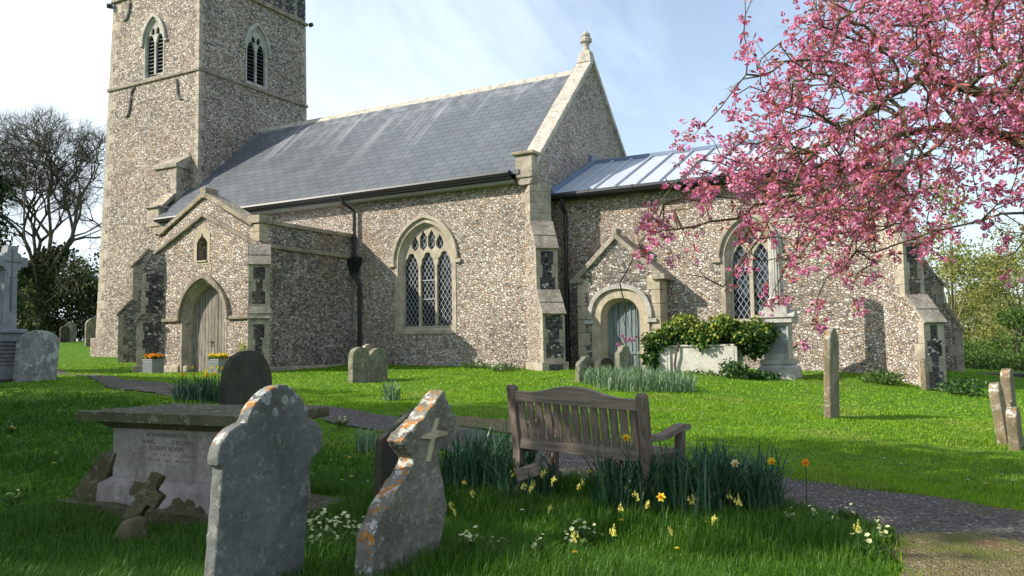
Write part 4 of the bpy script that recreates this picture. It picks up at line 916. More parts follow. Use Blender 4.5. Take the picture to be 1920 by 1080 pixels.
mb = MB(); mb.prism(FS(4.845), [(-5.98, .205), (-5.42, .205), (-5.45, .27), (-5.5, .3), (-5.54, .28), (-5.58, .33), (-5.64, .345), (-5.68, .31), (-5.75, .35), (-5.82, .33), (-5.84, .28), (-5.9, .25)], -.002, .004); mb.build('moss_patch', M['moss'], t)
t = thing('broken_cross', 'small broken brown stone cross propped on the chest tomb ledge', 'grave cross', (-6.1, 4.6, .2))
p0, p1 = Vector(at(262, 950, 6.45)), Vector(at(292, 898, 6.5)); ax = (p1-p0).normalized()
F = Fr(p0, Vector((0.83, .0, -.5)), ax, Vector((.1, -1, .1)))
u = Vector(at(300, 940, 6.5))-Vector(at(250, 930, 6.5)); u = (u-ax*u.dot(ax)).normalized(); F = Fr(p0, u, ax, u.cross(ax))
if F.n.y > 0: F.n = -F.n
w_o = MB().prism(F, [(-.05, -.12), (.05, -.12), (.05, .05), (.12, .04), (.12, .15), (.05, .16), (.045, .27), (-.045, .27), (-.05, .16), (-.12, .15), (-.12, .05), (-.05, .05)], -.06, .05).build('cross_piece', M['moss'], t)
weather(w_o, .01, .03, .08)
q = Vector(at(240, 985, 6.25)); MB().hexa([tuple(q+Vector(d)) for d in ((-.16, -.06, -.14), (.1, -.1, -.14), (.16, .08, -.14), (-.1, .12, -.14), (-.05, -.03, .03), (.09, -.07, .06), (.13, .06, .07), (.02, .1, .06))]).build('socket_stone', M['moss'], t, .03)
q = Vector(at(172, 900, 7.5)); F = Fr((q.x, q.y, 0), (1, .25, 0), (.42, .1, 1), (.25, -1, 0))
tag(MB().prism(F, [(-.42, -.1), (.0, -.1), (.0, .72), (-.16, .72)], -.06, .05).build('broken_slab', M['moss'], None, .02), 'dark broken slab leaning on the far end of the chest tomb', 'stone slab')

# pale tomb under ivy
t = thing('pilastered_tomb', 'pale panelled chest tomb topped with thick yellow green ivy', 'tomb', (-5.6, 19.6, .8))
mb = MB(); mb.box(-6.5, -4.78, 19.24, 20.1, .5, 1.5); mb.build('body', M['tomb_w'], t, .01)
for x in (-6.56, -5.0):
    p_ = MB().fbox(FS(19.24), x, x+.3, .6, 1.5, -.02, .05).build('pilaster', M['tomb_w'], t, .01)
    MB().fbox(FS(19.19), x+.07, x+.23, .82, 1.42, -.01, .012).build('sunk_panel', M['tomb_w'], p_, .006)
MB().box(-6.52, -4.76, 19.2, 20.12, 1.5, 1.55).build('top_slab', M['tomb_w'], t, .02); MB().box(-6.6, -4.68, 19.12, 20.16, .4, .8).build('plinth', M['tomb_w'], t, .02)

# column monument
t = thing('column_monument', 'grey stone pedestal with pediment cap carrying a fluted column, beside the chancel wall', 'monument', (-4.0, 20.3, .75))
mb = MB(); mb.box(-4.42, -3.58, 19.85, 20.69, .4, .98); mb.hexa([(-4.42, 19.85, .98), (-3.58, 19.85, .98), (-3.58, 20.69, .98), (-4.42, 20.69, .98), (-4.33, 19.94, 1.06), (-3.67, 19.94, 1.06), (-3.67, 20.6, 1.06), (-4.33, 20.6, 1.06)])
mb.box(-4.36, -3.64, 19.91, 20.63, 1.06, 1.18); mb.build('stepped_base', M['stone_g'], t, .02)
mb = MB(); F = FS(19.98); pn = [(-4.2, 1.3), (-3.8, 1.3), (-3.76, 1.34), (-3.76, 1.94), (-4.24, 1.94), (-4.24, 1.34)]
mb.prism(F, [(-4.28, 1.18), (-3.72, 1.18), (-3.72, 2.02), (-4.28, 2.02)], -.5, 0, [pn]); dd = mb.build('pedestal_block', M['stone_g'], t, .01)
MB().fbox(F, -4.25, -3.75, 1.25, 1.98, -.06, -.025).build('inscription_panel', M['hs_white'], dd)
mb = MB()
for i in range(9): mb.fbox(F, -4.18+.02*(i % 3), -3.84-.03*((i*5) % 3), 1.86-.055*i, 1.87-.055*i, -.03, -.022)
mb.build('worn_inscription', M['letter'], dd)
mb = MB(); mb.box(-4.38, -3.62, 19.88, 20.64, 2.02, 2.14)
mb.hexa([(-4.38, 19.88, 2.14), (-3.62, 19.88, 2.14), (-3.62, 20.64, 2.14), (-4.38, 20.64, 2.14), (-4.38, 19.9, 2.141), (-3.62, 19.9, 2.141), (-3.62, 20.62, 2.141), (-4.38, 20.62, 2.141)])
mb.prism(FS(19.86), [(-4.4, 2.14), (-3.6, 2.14), (-4.0, 2.32)], -.8, .02); mb.prism(FE(-3.6), [(19.86, 2.14), (20.66, 2.14), (20.26, 2.32)], -.8, .02)
mb.build('pediment_cap', M['stone_g'], t, .008)
mb = MB(); mb.box(-4.26, -3.74, 20.0, 20.52, 2.2, 2.46); mb.lathe((-4.0, 20.26, 2.46), [(.25, 0), (.25, .05), (.19, .08), (.21, .12), (.17, .15)], 20); mb.build('column_base', M['stone_g'], t, .01)
mb = MB(); rings = []
for z in np.linspace(2.6, 4.1, 5):
    rr = .165-.012*(z-2.6); rings.append([(-4.0+(rr-(.016 if k % 3 == 1 else 0))*math.cos(2*math.pi*k/48), 20.26+(rr-(.016 if k % 3 == 1 else 0))*math.sin(2*math.pi*k/48), z) for k in range(48)])
mb.loft(rings, True, True); mb.build('fluted_column', M['stone_g'], t)

# low tombs far right and small far stones
tag(MB().box(.0, 3.6, 26.6, 28.2, .1, .62).build('low_tomb', M['hs_dark'], None, .03), 'low dark flat topped tomb beyond the chancel corner', 'tomb')
tag(MB().box(.6, 5, 24.2, 24.6, .0, .42).build('kerb_stone', M['hs_dark'], None, .03), 'dark kerb stone in the shade beyond the chancel buttress', 'kerb stone')
tag(MB().hexa([(-11.55, 20.0, .8), (-11.1, 19.9, .8), (-11.05, 20.25, .8), (-11.5, 20.35, .8), (-11.55, 20.0, 1.1), (-11.12, 19.92, 1.05), (-11.05, 20.2, 1.08), (-11.5, 20.3, 1.12)]).build('fallen_stone', M['stone_g'], None, .03), 'small fallen stone block at the foot of the nave buttress', 'stone')
for i, (x, y, D, h, w_, lab) in enumerate(((122, 648, 43, .8, .5, 'small dark headstone under the trees, left of the pair far off'), (133, 648, 44, 1.0, .6, 'larger dark headstone under the trees, right of the pair far off'), (174, 645, 40, 1.25, .7, 'grey green headstone just clear of the tower corner'), (182, 640, 44, 1.3, .6, 'distant headstone mostly hidden by the tower corner'))):
    p = at(x, y, D); z = g(p[0], p[1])
    F = FE(p[0])
    tag(MB().prism(F, [(p[1]-w_/2, z-.2)]+smooth_curve([(p[1]-w_/2, z+h*.7), (p[1]-w_/2, z+h*.9), (p[1], z+h*1.1), (p[1]+w_/2, z+h*.9), (p[1]+w_/2, z+h*.7)], 2)+[(p[1]+w_/2, z-.2)], -.12, 0).build('headstone', M['hs_green'] if i else M['hs_dark'], None, .02), lab, 'headstone')

# ---------------------------------------------------------------- bench
b = thing('garden_bench', 'weathered slatted wooden bench seen from behind, facing the path', 'bench', (-3.365, 6.235, .322), rad(-9.8)); b.rotation_euler.y = rad(2.2)
BL = 1.21
def bpart(name, mb, m='bench', bev=.006, par=None): return mb.build(name, M[m], par or b, bev, local=True)
yb = lambda z: -.2*max(0, z-.36)
for x in (0, BL):
    mb = MB(); w_ = .037
    mb.loft([[(x-w_, yb(z)-.03, z), (x+w_, yb(z)-.03, z), (x+w_, yb(z)+.04, z), (x-w_, yb(z)+.04, z)] for z in (-.05, .36, .87)]+[[(x-.03, yb(.9)-.02, .895), (x+.03, yb(.9)-.02, .895), (x+.03, yb(.9)+.03, .895), (x-.03, yb(.9)+.03, .895)]], True, True); bpart('back_post', mb, 'bench_v')
    mb = MB(); mb.box(x-.034, x+.034, .47, .54, -.05, .60); bpart('front_leg', mb, 'bench_v')
    mb = MB(); pts = [(-.02, .585), (.10, .575), (.25, .575), (.36, .60), (.48, .625), (.60, .62), (.62, .60), (.60, .575), (.48, .575), (.36, .55), (.25, .53), (.10, .53), (-.02, .54)]
    mb.prism(Fr((x, 0, 0), (0, 1, 0), (0, 0, 1), (1, 0, 0)), pts, -.042, .042); bpart('armrest', mb, 'bench')
    mb = MB(); mb.box(x-.022, x+.022, .04, .47, .33, .41); bpart('side_rail', mb, 'bench')
mb = MB(); n = 24; prof = [(.037+(BL-.074)*i/n, .845+.066*(math.sin(math.pi*min(1, max(0, (i/n-.12)/.76)))**1.6)) for i in range(n+1)]
mb.prism(Fr((0, .2*.36, 0), (1, 0, 0), (0, -.2, 1), (0, -1, -.2)), [(.037, .765*1.02), (BL-.037, .765*1.02)]+[(a, c*1.02) for a, c in prof[::-1]], -.018, .018); bpart('top_rail', mb)
mb = MB(); mb.box(.037, BL-.037, -.03, .015, .375, .465); bpart('lower_rail', mb)
for i in range(13):
    x = .085+i*(BL-.17)/12
    mb = MB(); mb.hexa([(x-.033, yb(.45)-.008, .45), (x+.033, yb(.45)-.008, .45), (x+.033, yb(.45)+.010, .45), (x-.033, yb(.45)+.010, .45), (x-.033, yb(.78)-.008, .78), (x+.033, yb(.78)-.008, .78), (x+.033, yb(.78)+.010, .78), (x-.033, yb(.78)+.010, .78)]); bpart('back_slat', mb, 'bench_v', .003)
for i in range(6):
    y = .05+i*.083; mb = MB(); mb.box(-.03, BL+.03, y, y+.066, .41-.004*(2-abs(i-3)), .432-.004*(2-abs(i-3))); bpart('seat_slat', mb, 'bench', .004)
mb = MB(); mb.box(.034, BL-.034, .48, .515, .32, .40); bpart('front_rail', mb)
tag(MB().bar(tuple(at(968, 892, 6.75)), tuple(at(1012, 878, 6.75)), .05, .10).build('timber_edging', M['bench'], None, .01), 'short brown timber edging board by the bench foot', 'timber')

# planters by the porch
def planter(loc, label):
    t = thing('planter', label, 'planter', loc, 0, 'lattice planters at the porch door')
    mb = MB(); mb.box(-.2, .2, -.2, .2, 0, .42, 0); mb.box(-.215, .215, -.215, .215, .41, .44); mb.build('trough', M['planter'], t, .01, local=True)
    mb = MB()
    for s in np.arange(-.5, .55, .09):
        for k in (1, -1):
            a, c = max(-.19, s-.18), min(.19, s+.18)
            if a < c: mb.bar((a, -.203, .02+(a-s+.18) if k > 0 else .38-(a-s+.18)), (c, -.203, .02+(c-s+.18) if k > 0 else .38-(c-s+.18)), .012, .008, (0, 1, 0))
    mb.build('lattice_pattern', M['planter_d'], t, local=True); MB().box(-.19, .19, -.19, .19, .40, .43).build('compost', M['soil'], t, local=True)
    return t
pl1 = planter((-20.45, 16.3, .97), 'lead grey lattice planter of orange flowers, left of the porch door')
pl2 = planter((-17.85, 16.3, .95), 'lead grey lattice planter of orange flowers, right of the porch door')
# ---------------------------------------------------------------- foliage helpers
def unit(n, r=rng):
    v = r.normal(size=(n, 3)); return v/np.linalg.norm(v, axis=1)[:, None]
def leafquads(P, ln, wd, dirs=None, flat=0., r=rng):
    """one diamond leaf per point"""
    n = len(P); a = unit(n, r) if dirs is None else dirs
    b = unit(n, r); b[:, 2] *= (1-flat); b -= (b*a).sum(1)[:, None]*a; b /= np.linalg.norm(b, axis=1)[:, None]+1e-9
    c = np.cross(a, b); L = ln*r.uniform(.65, 1.3, n)[:, None]; W = wd*r.uniform(.7, 1.25, n)[:, None]
    V = np.stack([P, P+a*L*.5+b*W*.5+c*L*.08, P+a*L, P+a*L*.5-b*W*.5+c*L*.08], 1).reshape(-1, 3)
    return V, np.arange(4*n).reshape(-1, 4)
def wob(P, s, ph=0.):
    x, y, z = P[:, 0]*s+ph, P[:, 1]*s+ph*1.7, P[:, 2]*s+ph*.6
    return (np.sin(x+1.3*np.sin(y*1.1))*np.cos(z*1.2+.7*np.sin(x*.9))+np.sin(y*1.7+z*.8+np.sin(z*2.1)))*.5
def cloudpts(blobs, n, shell=.35, gaps=.0, gs=2., r=rng):
    w_ = np.array([b[3]**2 for b in blobs]); k = r.choice(len(blobs), int(n*1.8), p=w_/w_.sum()); B = np.array([b[:3] for b in blobs])[k]; R = np.array([(b[3], b[3], b[4] if len(b) > 4 else b[3]) for b in blobs])[k]
    d = unit(len(k), r); rad_ = (r.uniform(shell, 1, len(k)))**.5*(1+.14*r.normal(size=len(k))); P = B+d*R*rad_[:, None]
    if gaps: P = P[wob(P, gs, len(blobs)) > -gaps]
    return P[:n]
def colonize(att, nodes, parents, step, di, dk, iters, tend=(0, 0, 0)):
    nodes = [np.array(p, float) for p in nodes]; parents = list(parents); att = np.array(att); tend = np.array(tend)
    best = np.full(len(att), 1e9); bi = np.zeros(len(att), int); done = 0; kids = {}
    for it in range(iters):
        new = np.array(nodes[done:])
        for s in range(0, len(new), 400):
            d = np.linalg.norm(att[:, None]-new[None, s:s+400], axis=2); j = d.argmin(1); m_ = d[np.arange(len(att)), j]
            u = m_ < best; best[u] = m_[u]; bi[u] = j[u]+done+s
        done = len(nodes); keep = best > dk; att, best, bi = att[keep], best[keep], bi[keep]
        if not len(att): break
        act = best < di
        if not act.any(): break
        N_ = np.array(nodes); v = att[act]-N_[bi[act]]; v /= np.linalg.norm(v, axis=1)[:, None]+1e-9
        acc = {}
        for i, q in zip(bi[act], v): acc[i] = acc.get(i, 0)+q
        grew = False
        for i, q in acc.items():
            q = q/(np.linalg.norm(q)+1e-9)+tend+rng.normal(size=3)*.12; q /= np.linalg.norm(q)+1e-9
            p = nodes[i]+q*step
            ks = kids.setdefault(i, [])
            if len(ks) > 3 or any(np.linalg.norm(p-k) < .3*step for k in ks): continue
            ks.append(p); nodes.append(p); parents.append(i); grew = True
        if not grew: break
    return np.array(nodes), np.array(parents)
def radii(parents, tip, ex=2.2):
    n = len(parents); acc = np.zeros(n); nch = np.bincount(parents[parents >= 0], minlength=n); r = np.zeros(n)
    for i in range(n-1, -1, -1):
        r[i] = max(tip, acc[i]**(1/ex)) if nch[i] else tip
        if parents[i] >= 0: acc[parents[i]] += r[i]**ex
    return r, nch
def limbs(nodes, parents, r, cap=1e9, sides=5):
    i = np.where(parents >= 0)[0]; a, b = nodes[parents[i]], nodes[i]; ra, rb = np.minimum(r[parents[i]], cap), np.minimum(r[i], cap); ra = np.minimum(ra, rb*1.6)
    d = b-a; d /= np.linalg.norm(d, axis=1)[:, None]+1e-9; ref = np.where(np.abs(d[:, 2:3]) > .9, np.array([[1., 0, 0]]), np.array([[0, 0, 1.]]))
    x = np.cross(d, ref); x /= np.linalg.norm(x, axis=1)[:, None]; y = np.cross(x, d); t = 2*np.pi*np.arange(sides)/sides
    c = x[:, None]*np.cos(t)[None, :, None]+y[:, None]*np.sin(t)[None, :, None]; ex = d*(ra*.3)[:, None]
    V = np.concatenate([(a-ex)[:, None]+c*ra[:, None, None], (b+ex)[:, None]+c*rb[:, None, None]], 1).reshape(-1, 3)
    base = (np.arange(len(i))*2*sides)[:, None]; k = np.arange(sides); kn = (k+1) % sides
    Fq = np.stack([base+k, base+kn, base+sides+kn, base+sides+k], 2).reshape(-1, 4); return V, Fq
def joinvf(parts):
    V, Fq, k = [], [], 0
    for v, f in parts: V.append(v); Fq.append(f+k); k += len(v)
    return np.concatenate(V), np.concatenate(Fq)
def twigs(P, D, n, ln, r0, droop=0., segs=2, r=rng):
    """thin forked shoots from points P heading along D"""
    parts = []; a = np.repeat(P, n, 0); d = np.repeat(D, n, 0)+r.normal(size=(len(P)*n, 3))*.55; tips = []
    for s in range(segs):
        d = d+r.normal(size=d.shape)*.22; d[:, 2] -= droop; d /= np.linalg.norm(d, axis=1)[:, None]; b = a+d*(ln/segs)*r.uniform(.6, 1.3, len(a))[:, None]
        nodes = np.concatenate([a, b]); par = np.r_[np.full(len(a), -1), np.arange(len(a))]; rr = np.r_[np.full(len(a), r0*(1-.3*s)), np.full(len(a), r0*(.75-.3*s))]
        parts.append(limbs(nodes, par, rr, sides=3)); tips.append((b.copy(), d.copy())); a = b
    return joinvf(parts), tips

# ---------------------------------------------------------------- cherry
CT_ = thing('cherry_tree', 'spreading cherry tree in pink blossom and bronze young leaf overhanging from the right', 'tree', (1.7, 5.6, g(1.7, 5.6)))
core = [(1530, -40), (1500, 90), (1430, 190), (1440, 280), (1340, 330), (1390, 370), (1460, 400), (1540, 440), (1640, 450), (1720, 380), (1770, 300), (1900, 280), (1990, 300), (2000, -40)]
fr_ = [(1480, -20), (1400, 110), (1330, 220), (1250, 340), (1180, 430), (1230, 440), (1340, 440), (1440, 520), (1500, 530), (1610, 540), (1700, 500), (1780, 410), (1860, 450), (1980, 470), (2000, -40)]
q = rng.uniform((1150, -60), (2010, 600), (9000, 2)); inn = inpoly(q[:, 0], q[:, 1], core); out = inpoly(q[:, 0], q[:, 1], fr_) & ~inn
qa = np.concatenate([q[inn][:1500], q[out][:165]]); D_ = rng.uniform(4.6, 7.4, len(qa)); D_[1500:] = rng.uniform(4.8, 6.2, len(D_)-1500)
att = np.array([at(x, y, d) for (x, y), d in zip(qa, D_)])
loose = np.array([at(x, y, d) for x, y, d in ((1385, 40, 5.4), (1410, 10, 5.4), (1400, 110, 5.3), (1395, 140, 5.3), (1320, 200, 5.5), (1315, 240, 5.5), (1350, 230, 5.4), (1460, 70, 5.2), (1165, 455, 5.2), (1180, 470, 5.2), (1200, 430, 5.2), (1215, 415, 5.3), (1240, 420, 5.3), (1270, 440, 5.3), (1150, 540, 5.2), (1170, 590, 5.2), (1300, 500, 5.1), (1340, 540, 5.1), (1380, 560, 5.1), (1880, 480, 5.0), (1850, 450, 5.0), (1810, 400, 5), (1910, 460, 5.), (1520, 570, 5.1), (1420, 470, 5.2), (1450, 450, 5.1), (1440, 500, 5.2), (1470, 500, 5.3), (1400, 450, 5.3), (1430, 430, 5.4), (1460, 530, 5.3), (1395, 510, 5.2))])
ext = cloudpts([(2.0, 5.6, 4.1, 2.3, 1.4), (3.2, 4.6, 3.6, 2.0, 1.5), (1.6, 7.6, 4.2, 2.0, 1.5)], 900, .1)
att = np.concatenate([att, loose, ext[ext[:, 0] > .95]])
b0 = np.array(CT_.location); k1 = b0+(-.1, .0, 1.2); k2 = np.array(at(2010, 330, 6.0)); k3 = np.array(at(1880, 190, 6.0)); k4 = np.array(at(1740, 140, 5.9))
seed = [b0-(0, 0, .2), b0+(0, 0, .5), k1, (k1+k2)/2, k2, (k2+k3)/2, k3, (k3+k4)/2, k4]; par = [-1, 0, 1, 2, 3, 4, 5, 6, 7]
m5 = [np.array(at(1900, 260, 6.4)), np.array(at(1800, 235, 6.4)), np.array(at(1690, 250, 6.3))]; seed += m5; par += [4, 9, 10]
m6 = [k1+(.5, -.3, .7), k1+(1.1, -.6, 1.3)]; seed += m6; par += [2, 12]
nd, pa = colonize(att, seed, par, .13, 1.6, .17, 140, (0, 0, -.06))
rr, nch = radii(pa, .0042, 2.25)
tips_i = np.where(nch == 0)[0]; thin = np.where((rr < .0085) & (pa >= 0))[0]
dirs = nd-nd[np.maximum(pa, 0)]; dirs /= np.linalg.norm(dirs, axis=1)[:, None]+1e-9
(tv, tf), tp = twigs(nd[tips_i], dirs[tips_i], 2, .26, .0034, .07, 3)
V1, F1 = limbs(nd, pa, np.minimum(rr, .13), sides=6)
br = mesh_obj('trunk', *joinvf([(V1, F1), (tv, tf)]), M['bark_c'], CT_, smooth=True)
cl_ = np.concatenate([tp[0][0][::2], tp[1][0], tp[2][0], nd[thin][rng.random(len(thin)) < .8]]); cl_ = cl_+rng.normal(size=cl_.shape)*.02
# thin the outermost droopers
# twigs reach for the gaps the skeleton left
far = np.array([np.min(np.linalg.norm(cl_-a, axis=1)) for a in att[:1500]]) > .12
ga = att[:1500][far]; ni = np.array([np.argmin(np.linalg.norm(nd-a, axis=1)) for a in ga]); gd = ga-nd[ni]; gl = np.linalg.norm(gd, axis=1); okk = (gl < .9) & (gl > .02); ga, ni, gd, gl = ga[okk], ni[okk], gd[okk], gl[okk]
md_ = nd[ni]+gd*.55+(0, 0, .05)*gl[:, None]+rng.normal(size=ga.shape)*.03
nn_ = np.concatenate([nd[ni], md_, ga]); k = len(ga); gv, gf = limbs(nn_, np.r_[np.full(k, -1), np.arange(k), np.arange(k)+k], np.r_[np.full(k, .0042), np.full(k, .0036), np.full(k, .0026)], sides=4)
mesh_obj('twigs', gv, gf, M['bark_c'], CT_, smooth=True); cl_ = np.concatenate([cl_, ga, md_[rng.random(k) < .6]])
keep = rng.random(len(cl_)) < np.where(wob(cl_, 3.6) > -.15, .85, .28); cl_ = cl_[keep]
pk = rng.random(len(cl_)) < .74
fl = []; 
for nb in range(4):
    c = cl_[pk]+rng.normal(size=(pk.sum(), 3))*.027+(0, 0, -.025)
    for j in range(11):
        d = unit(len(c)); P = c+d*.004; fl.append(leafquads(P, .017, .021, d))
Vp, Fp_ = joinvf(fl); mesh_obj('blossom', Vp, Fp_, M['petal'], CT_)
lv = []
for j in range(6):
    d = unit(len(cl_)); d[:, 2] = d[:, 2]*.7-.1; d /= np.linalg.norm(d, axis=1)[:, None]; lv.append(leafquads(cl_+d*.008, .050, .015, d))
Vp, Fp_ = joinvf(lv); mesh_obj('young_leaves', Vp, Fp_, M['bronze'], CT_)

# ---------------------------------------------------------------- other trees
def bare_tree(name, label, base, h, R, m, ivy=0, seed=5, group=None):
    """winter tree: trunk that forks again and again into a rounded dome of fine twigs"""
    t = thing(name, label, 'tree', tuple(base), 0, group); b = np.array(base); r = np.random.default_rng(seed)
    nd, pa = [b-(0, 0, .3)], [-1]
    for k in range(1, 6): nd.append(b+(r.normal()*.06, r.normal()*.06, h*.055*k)); pa.append(k-1)
    cen = b+(0, 0, h*.56); ax3 = np.array([R, R, h*.46]); tip_n = []
    def inside(p): return (((p-cen)/ax3)**2).sum() < r.uniform(.86, 1.04)
    front = []
    for k in range(9):
        a = 2.4*k; el = (.12, .9, .35, 1.2, .2, .7, 1.4, .45, .95)[k]; front.append((min(5, 3+k//3), np.array([math.cos(a)*math.cos(el), math.sin(a)*math.cos(el), math.sin(el)]), h*.235*r.uniform(.85, 1.15), 0))
    while front:
        nxt = []
        for i, d, ln, lv in front:
            j = i; p = nd[i]; ns = 3 if lv < 4 else 2; stop = False
            for s_ in range(ns):
                d = d+r.normal(size=3)*.13+np.array([0, 0, .03]); d /= np.linalg.norm(d); p = p+d*ln/ns
                nd.append(p); pa.append(j); j = len(nd)-1
                if lv > 2 and not inside(p): stop = True; break
            if stop or lv >= 7: tip_n.append(j); continue
            for c in range(2 if r.random() < .22 else 3):
                v = r.normal(size=3); v -= d*v.dot(d); v /= np.linalg.norm(v)+1e-9; an = r.uniform(.25, .85); q = d*math.cos(an)+v*math.sin(an); nxt.append((j, q, ln*r.uniform(.62, .86), lv+1))
        front = nxt
    nd, pa = np.array(nd), np.array(pa); rr_, nch = radii(pa, .007, 2.3); ti = np.array(tip_n); di = nd[ti]-nd[pa[ti]]; di /= np.linalg.norm(di, axis=1)[:, None]+1e-9
    (tv, tf), tp = twigs(nd[ti], di, 3, .8, .008, -.04, 3)
    mesh_obj('trunk', *limbs(nd, pa, rr_, .40, 5), m, t, smooth=True); mesh_obj('crown', tv, tf, m, t)
    if ivy:
        w_ = (rr_ > .10)*(nd[:, 2] < b[2]+h*.42); k = r.choice(len(nd), ivy, p=w_/w_.sum()); d = unit(ivy, r); d[:, 2] *= .4
        Q = nd[k]+d*(rr_[k][:, None]+r.uniform(.05, .35, (ivy, 1)))+r.normal(size=(ivy, 3))*.2; mesh_obj('ivy', *leafquads(Q, .22, .18), M['scrub'], t)
    return t
b = at(72, 640, 45); bare_tree('bare_tree', 'broad bare winter tree with ivy on its trunk, left of the tower', (b[0], b[1], g(b[0], b[1])), 11.9, 5.3, M['bark_d'], 3800)
def leafy(name, label, cat, base, blobs, n, ln, wd, m, trunk_h=0., group=None, gaps=.35, gs=1.2, bm='bark', shell=.25, tr=.16):
    t = thing(name, label, cat, tuple(base), 0, group); P = cloudpts([(base[0]+x, base[1]+y, base[2]+z, *r) for x, y, z, *r in blobs], n, shell, gaps, gs)
    P = P[P[:, 2] > base[2]+.02]
    mesh_obj('crown', *leafquads(P, ln, wd), m, t)
    mb = MB(); bx, by, bz = base
    mb.tube([(bx, by, bz-.2), (bx+.05, by, bz+trunk_h*.5+.2), (bx, by+.05, bz+trunk_h+.4)], [tr, tr*.8, tr*.5], 7)
    for x, y, z, *r in blobs: mb.tube([(bx, by, bz+min(trunk_h*.6, z*.4)), (bx+x*.5, by+y*.5, bz+z*.65), (bx+x, by+y, bz+z)], [tr*.5, tr*.3, tr*.1], 5)
    mb.build('trunk', M[bm], t, smooth=True, recalc=False); return t
def ringblobs(h, R, n, rb, seed, z0=.3):
    r = np.random.default_rng(seed); out = []
    for i in range(n):
        a = r.uniform(0, 2*math.pi); q = r.uniform(.1, 1)**.6*R; z = z0*h+r.uniform(0, 1)*(h*(1-z0)); q *= math.sqrt(max(.1, 1-((z/h-.5)/.6)**2)); s = rb*r.uniform(.7, 1.25); out.append((q*math.cos(a), q*math.sin(a), max(z-s*.5, s*.5), s, s*.8))
    return out
b = at(-128, 600, 26); leafy('yew_tree', 'dark evergreen yew tree at the left edge of the churchyard', 'tree', (b[0], b[1], g(b[0], b[1])), ringblobs(8.2, 2.0, 12, 1.25, 3, .25), 9000, .22, .10, M['yew'], 2., gaps=.5)
sc_ = [(8, 52, 3.2, 'dark undergrowth bush furthest left behind the marble cross'), (48, 50, 4.6, 'tall dark scrub bush between the marble cross and the bare tree'), (95, 49, 3.4, 'dark leafy bush just right of the bare tree trunk'), (130, 54, 5.2, 'tall loose scrub between the bare tree and the tower'), (165, 50, 3.8, 'dark bush touching the tower corner'), (205, 56, 6.0, 'tall scrub bush mostly hidden by the tower'), (-45, 55, 5.5, 'dark scrub at the far left edge'), (70, 64, 6.2, 'pale twiggy thicket far behind the bare tree'), (150, 66, 6.8, 'pale twiggy thicket far behind, beside the tower')]
for i, (x, D, h, lab) in enumerate(sc_):
    b = at(x, 645, D); leafy('scrub_bush', lab, 'bush', (b[0], b[1], g(b[0], b[1])), ringblobs(h*1.15, 2.5, 13, 1.25, 20+i, .03), 3000 if i < 7 else 1900, .26, .16, M['scrub'], .6, 'scrub bushes under the trees', .30, 1.5, 'bark_d', .1, .07)
for i, (x, y, D, h, R, lab) in enumerate(((1788, 640, 46, 10.5, 1.9, 'slender pale green spring tree next to the chancel end'), (1850, 640, 58, 8.2, 3.4, 'bushy yellow green tree in the middle of the right hand wood'), (1925, 640, 50, 8.4, 3.4, 'yellow green tree at the right edge of the wood'), (1815, 640, 66, 8.6, 3.2, 'pale spring tree far back, right of the chancel'), (1990, 640, 56, 9.5, 3.8, 'spring tree beyond the right edge of the wood'), (1745, 640, 62, 10, 3., 'pale tree hidden behind the chancel end'), (1885, 640, 72, 8.8, 3.6, 'farthest pale tree of the right hand wood'))):
    b = at(x, y, D); z = g(b[0], b[1]); leafy('spring_tree', lab, 'tree', (b[0], b[1], z), ringblobs(h, R, 13, 1.35, 50+i, .12), 5200, .20, .11, M['spring'], 3., 'spring trees beyond the chancel', .30, 1.6, 'bark_p', .05, .13)
b = at(1830, 650, 42); leafy('evergreen_bush', 'bright green low bush in front of the right hand wood', 'bush', (b[0], b[1], g(b[0], b[1])), ringblobs(1.6, 1.3, 7, .6, 80, .2), 2200, .12, .08, M['hedge'], .3, gaps=.5)
b = at(1905, 640, 40); leafy('evergreen_bush', 'tall green bush at the right edge before the wood', 'bush', (b[0], b[1], g(b[0], b[1])), ringblobs(3., .9, 8, .6, 81, .2), 2400, .12, .08, M['hedge'], .4, gaps=.5)
hb = []
for s in np.linspace(0, 1, 26):
    p = at(1770+s*330, 680, 36+4*s); hb.append((p[0], p[1], g(p[0], p[1])+.45+.06*math.sin(s*40), .6, .5))
P = cloudpts(hb, 9000, .3); hd_ = thing('hedge', 'clipped low green hedge running behind the right hand graves', 'hedge', (hb[0][0], hb[0][1], g(hb[0][0], hb[0][1]))); mesh_obj('hedge_leaves', *leafquads(P, .10, .07), M['hedge'], hd_)
mb = MB()
for x, y, z, *_ in hb: mb.tube([(x, y, z-.6), (x+.05, y, z+.2)], .05, 5)
mb.build('stems', M['bark'], hd_, recalc=False)
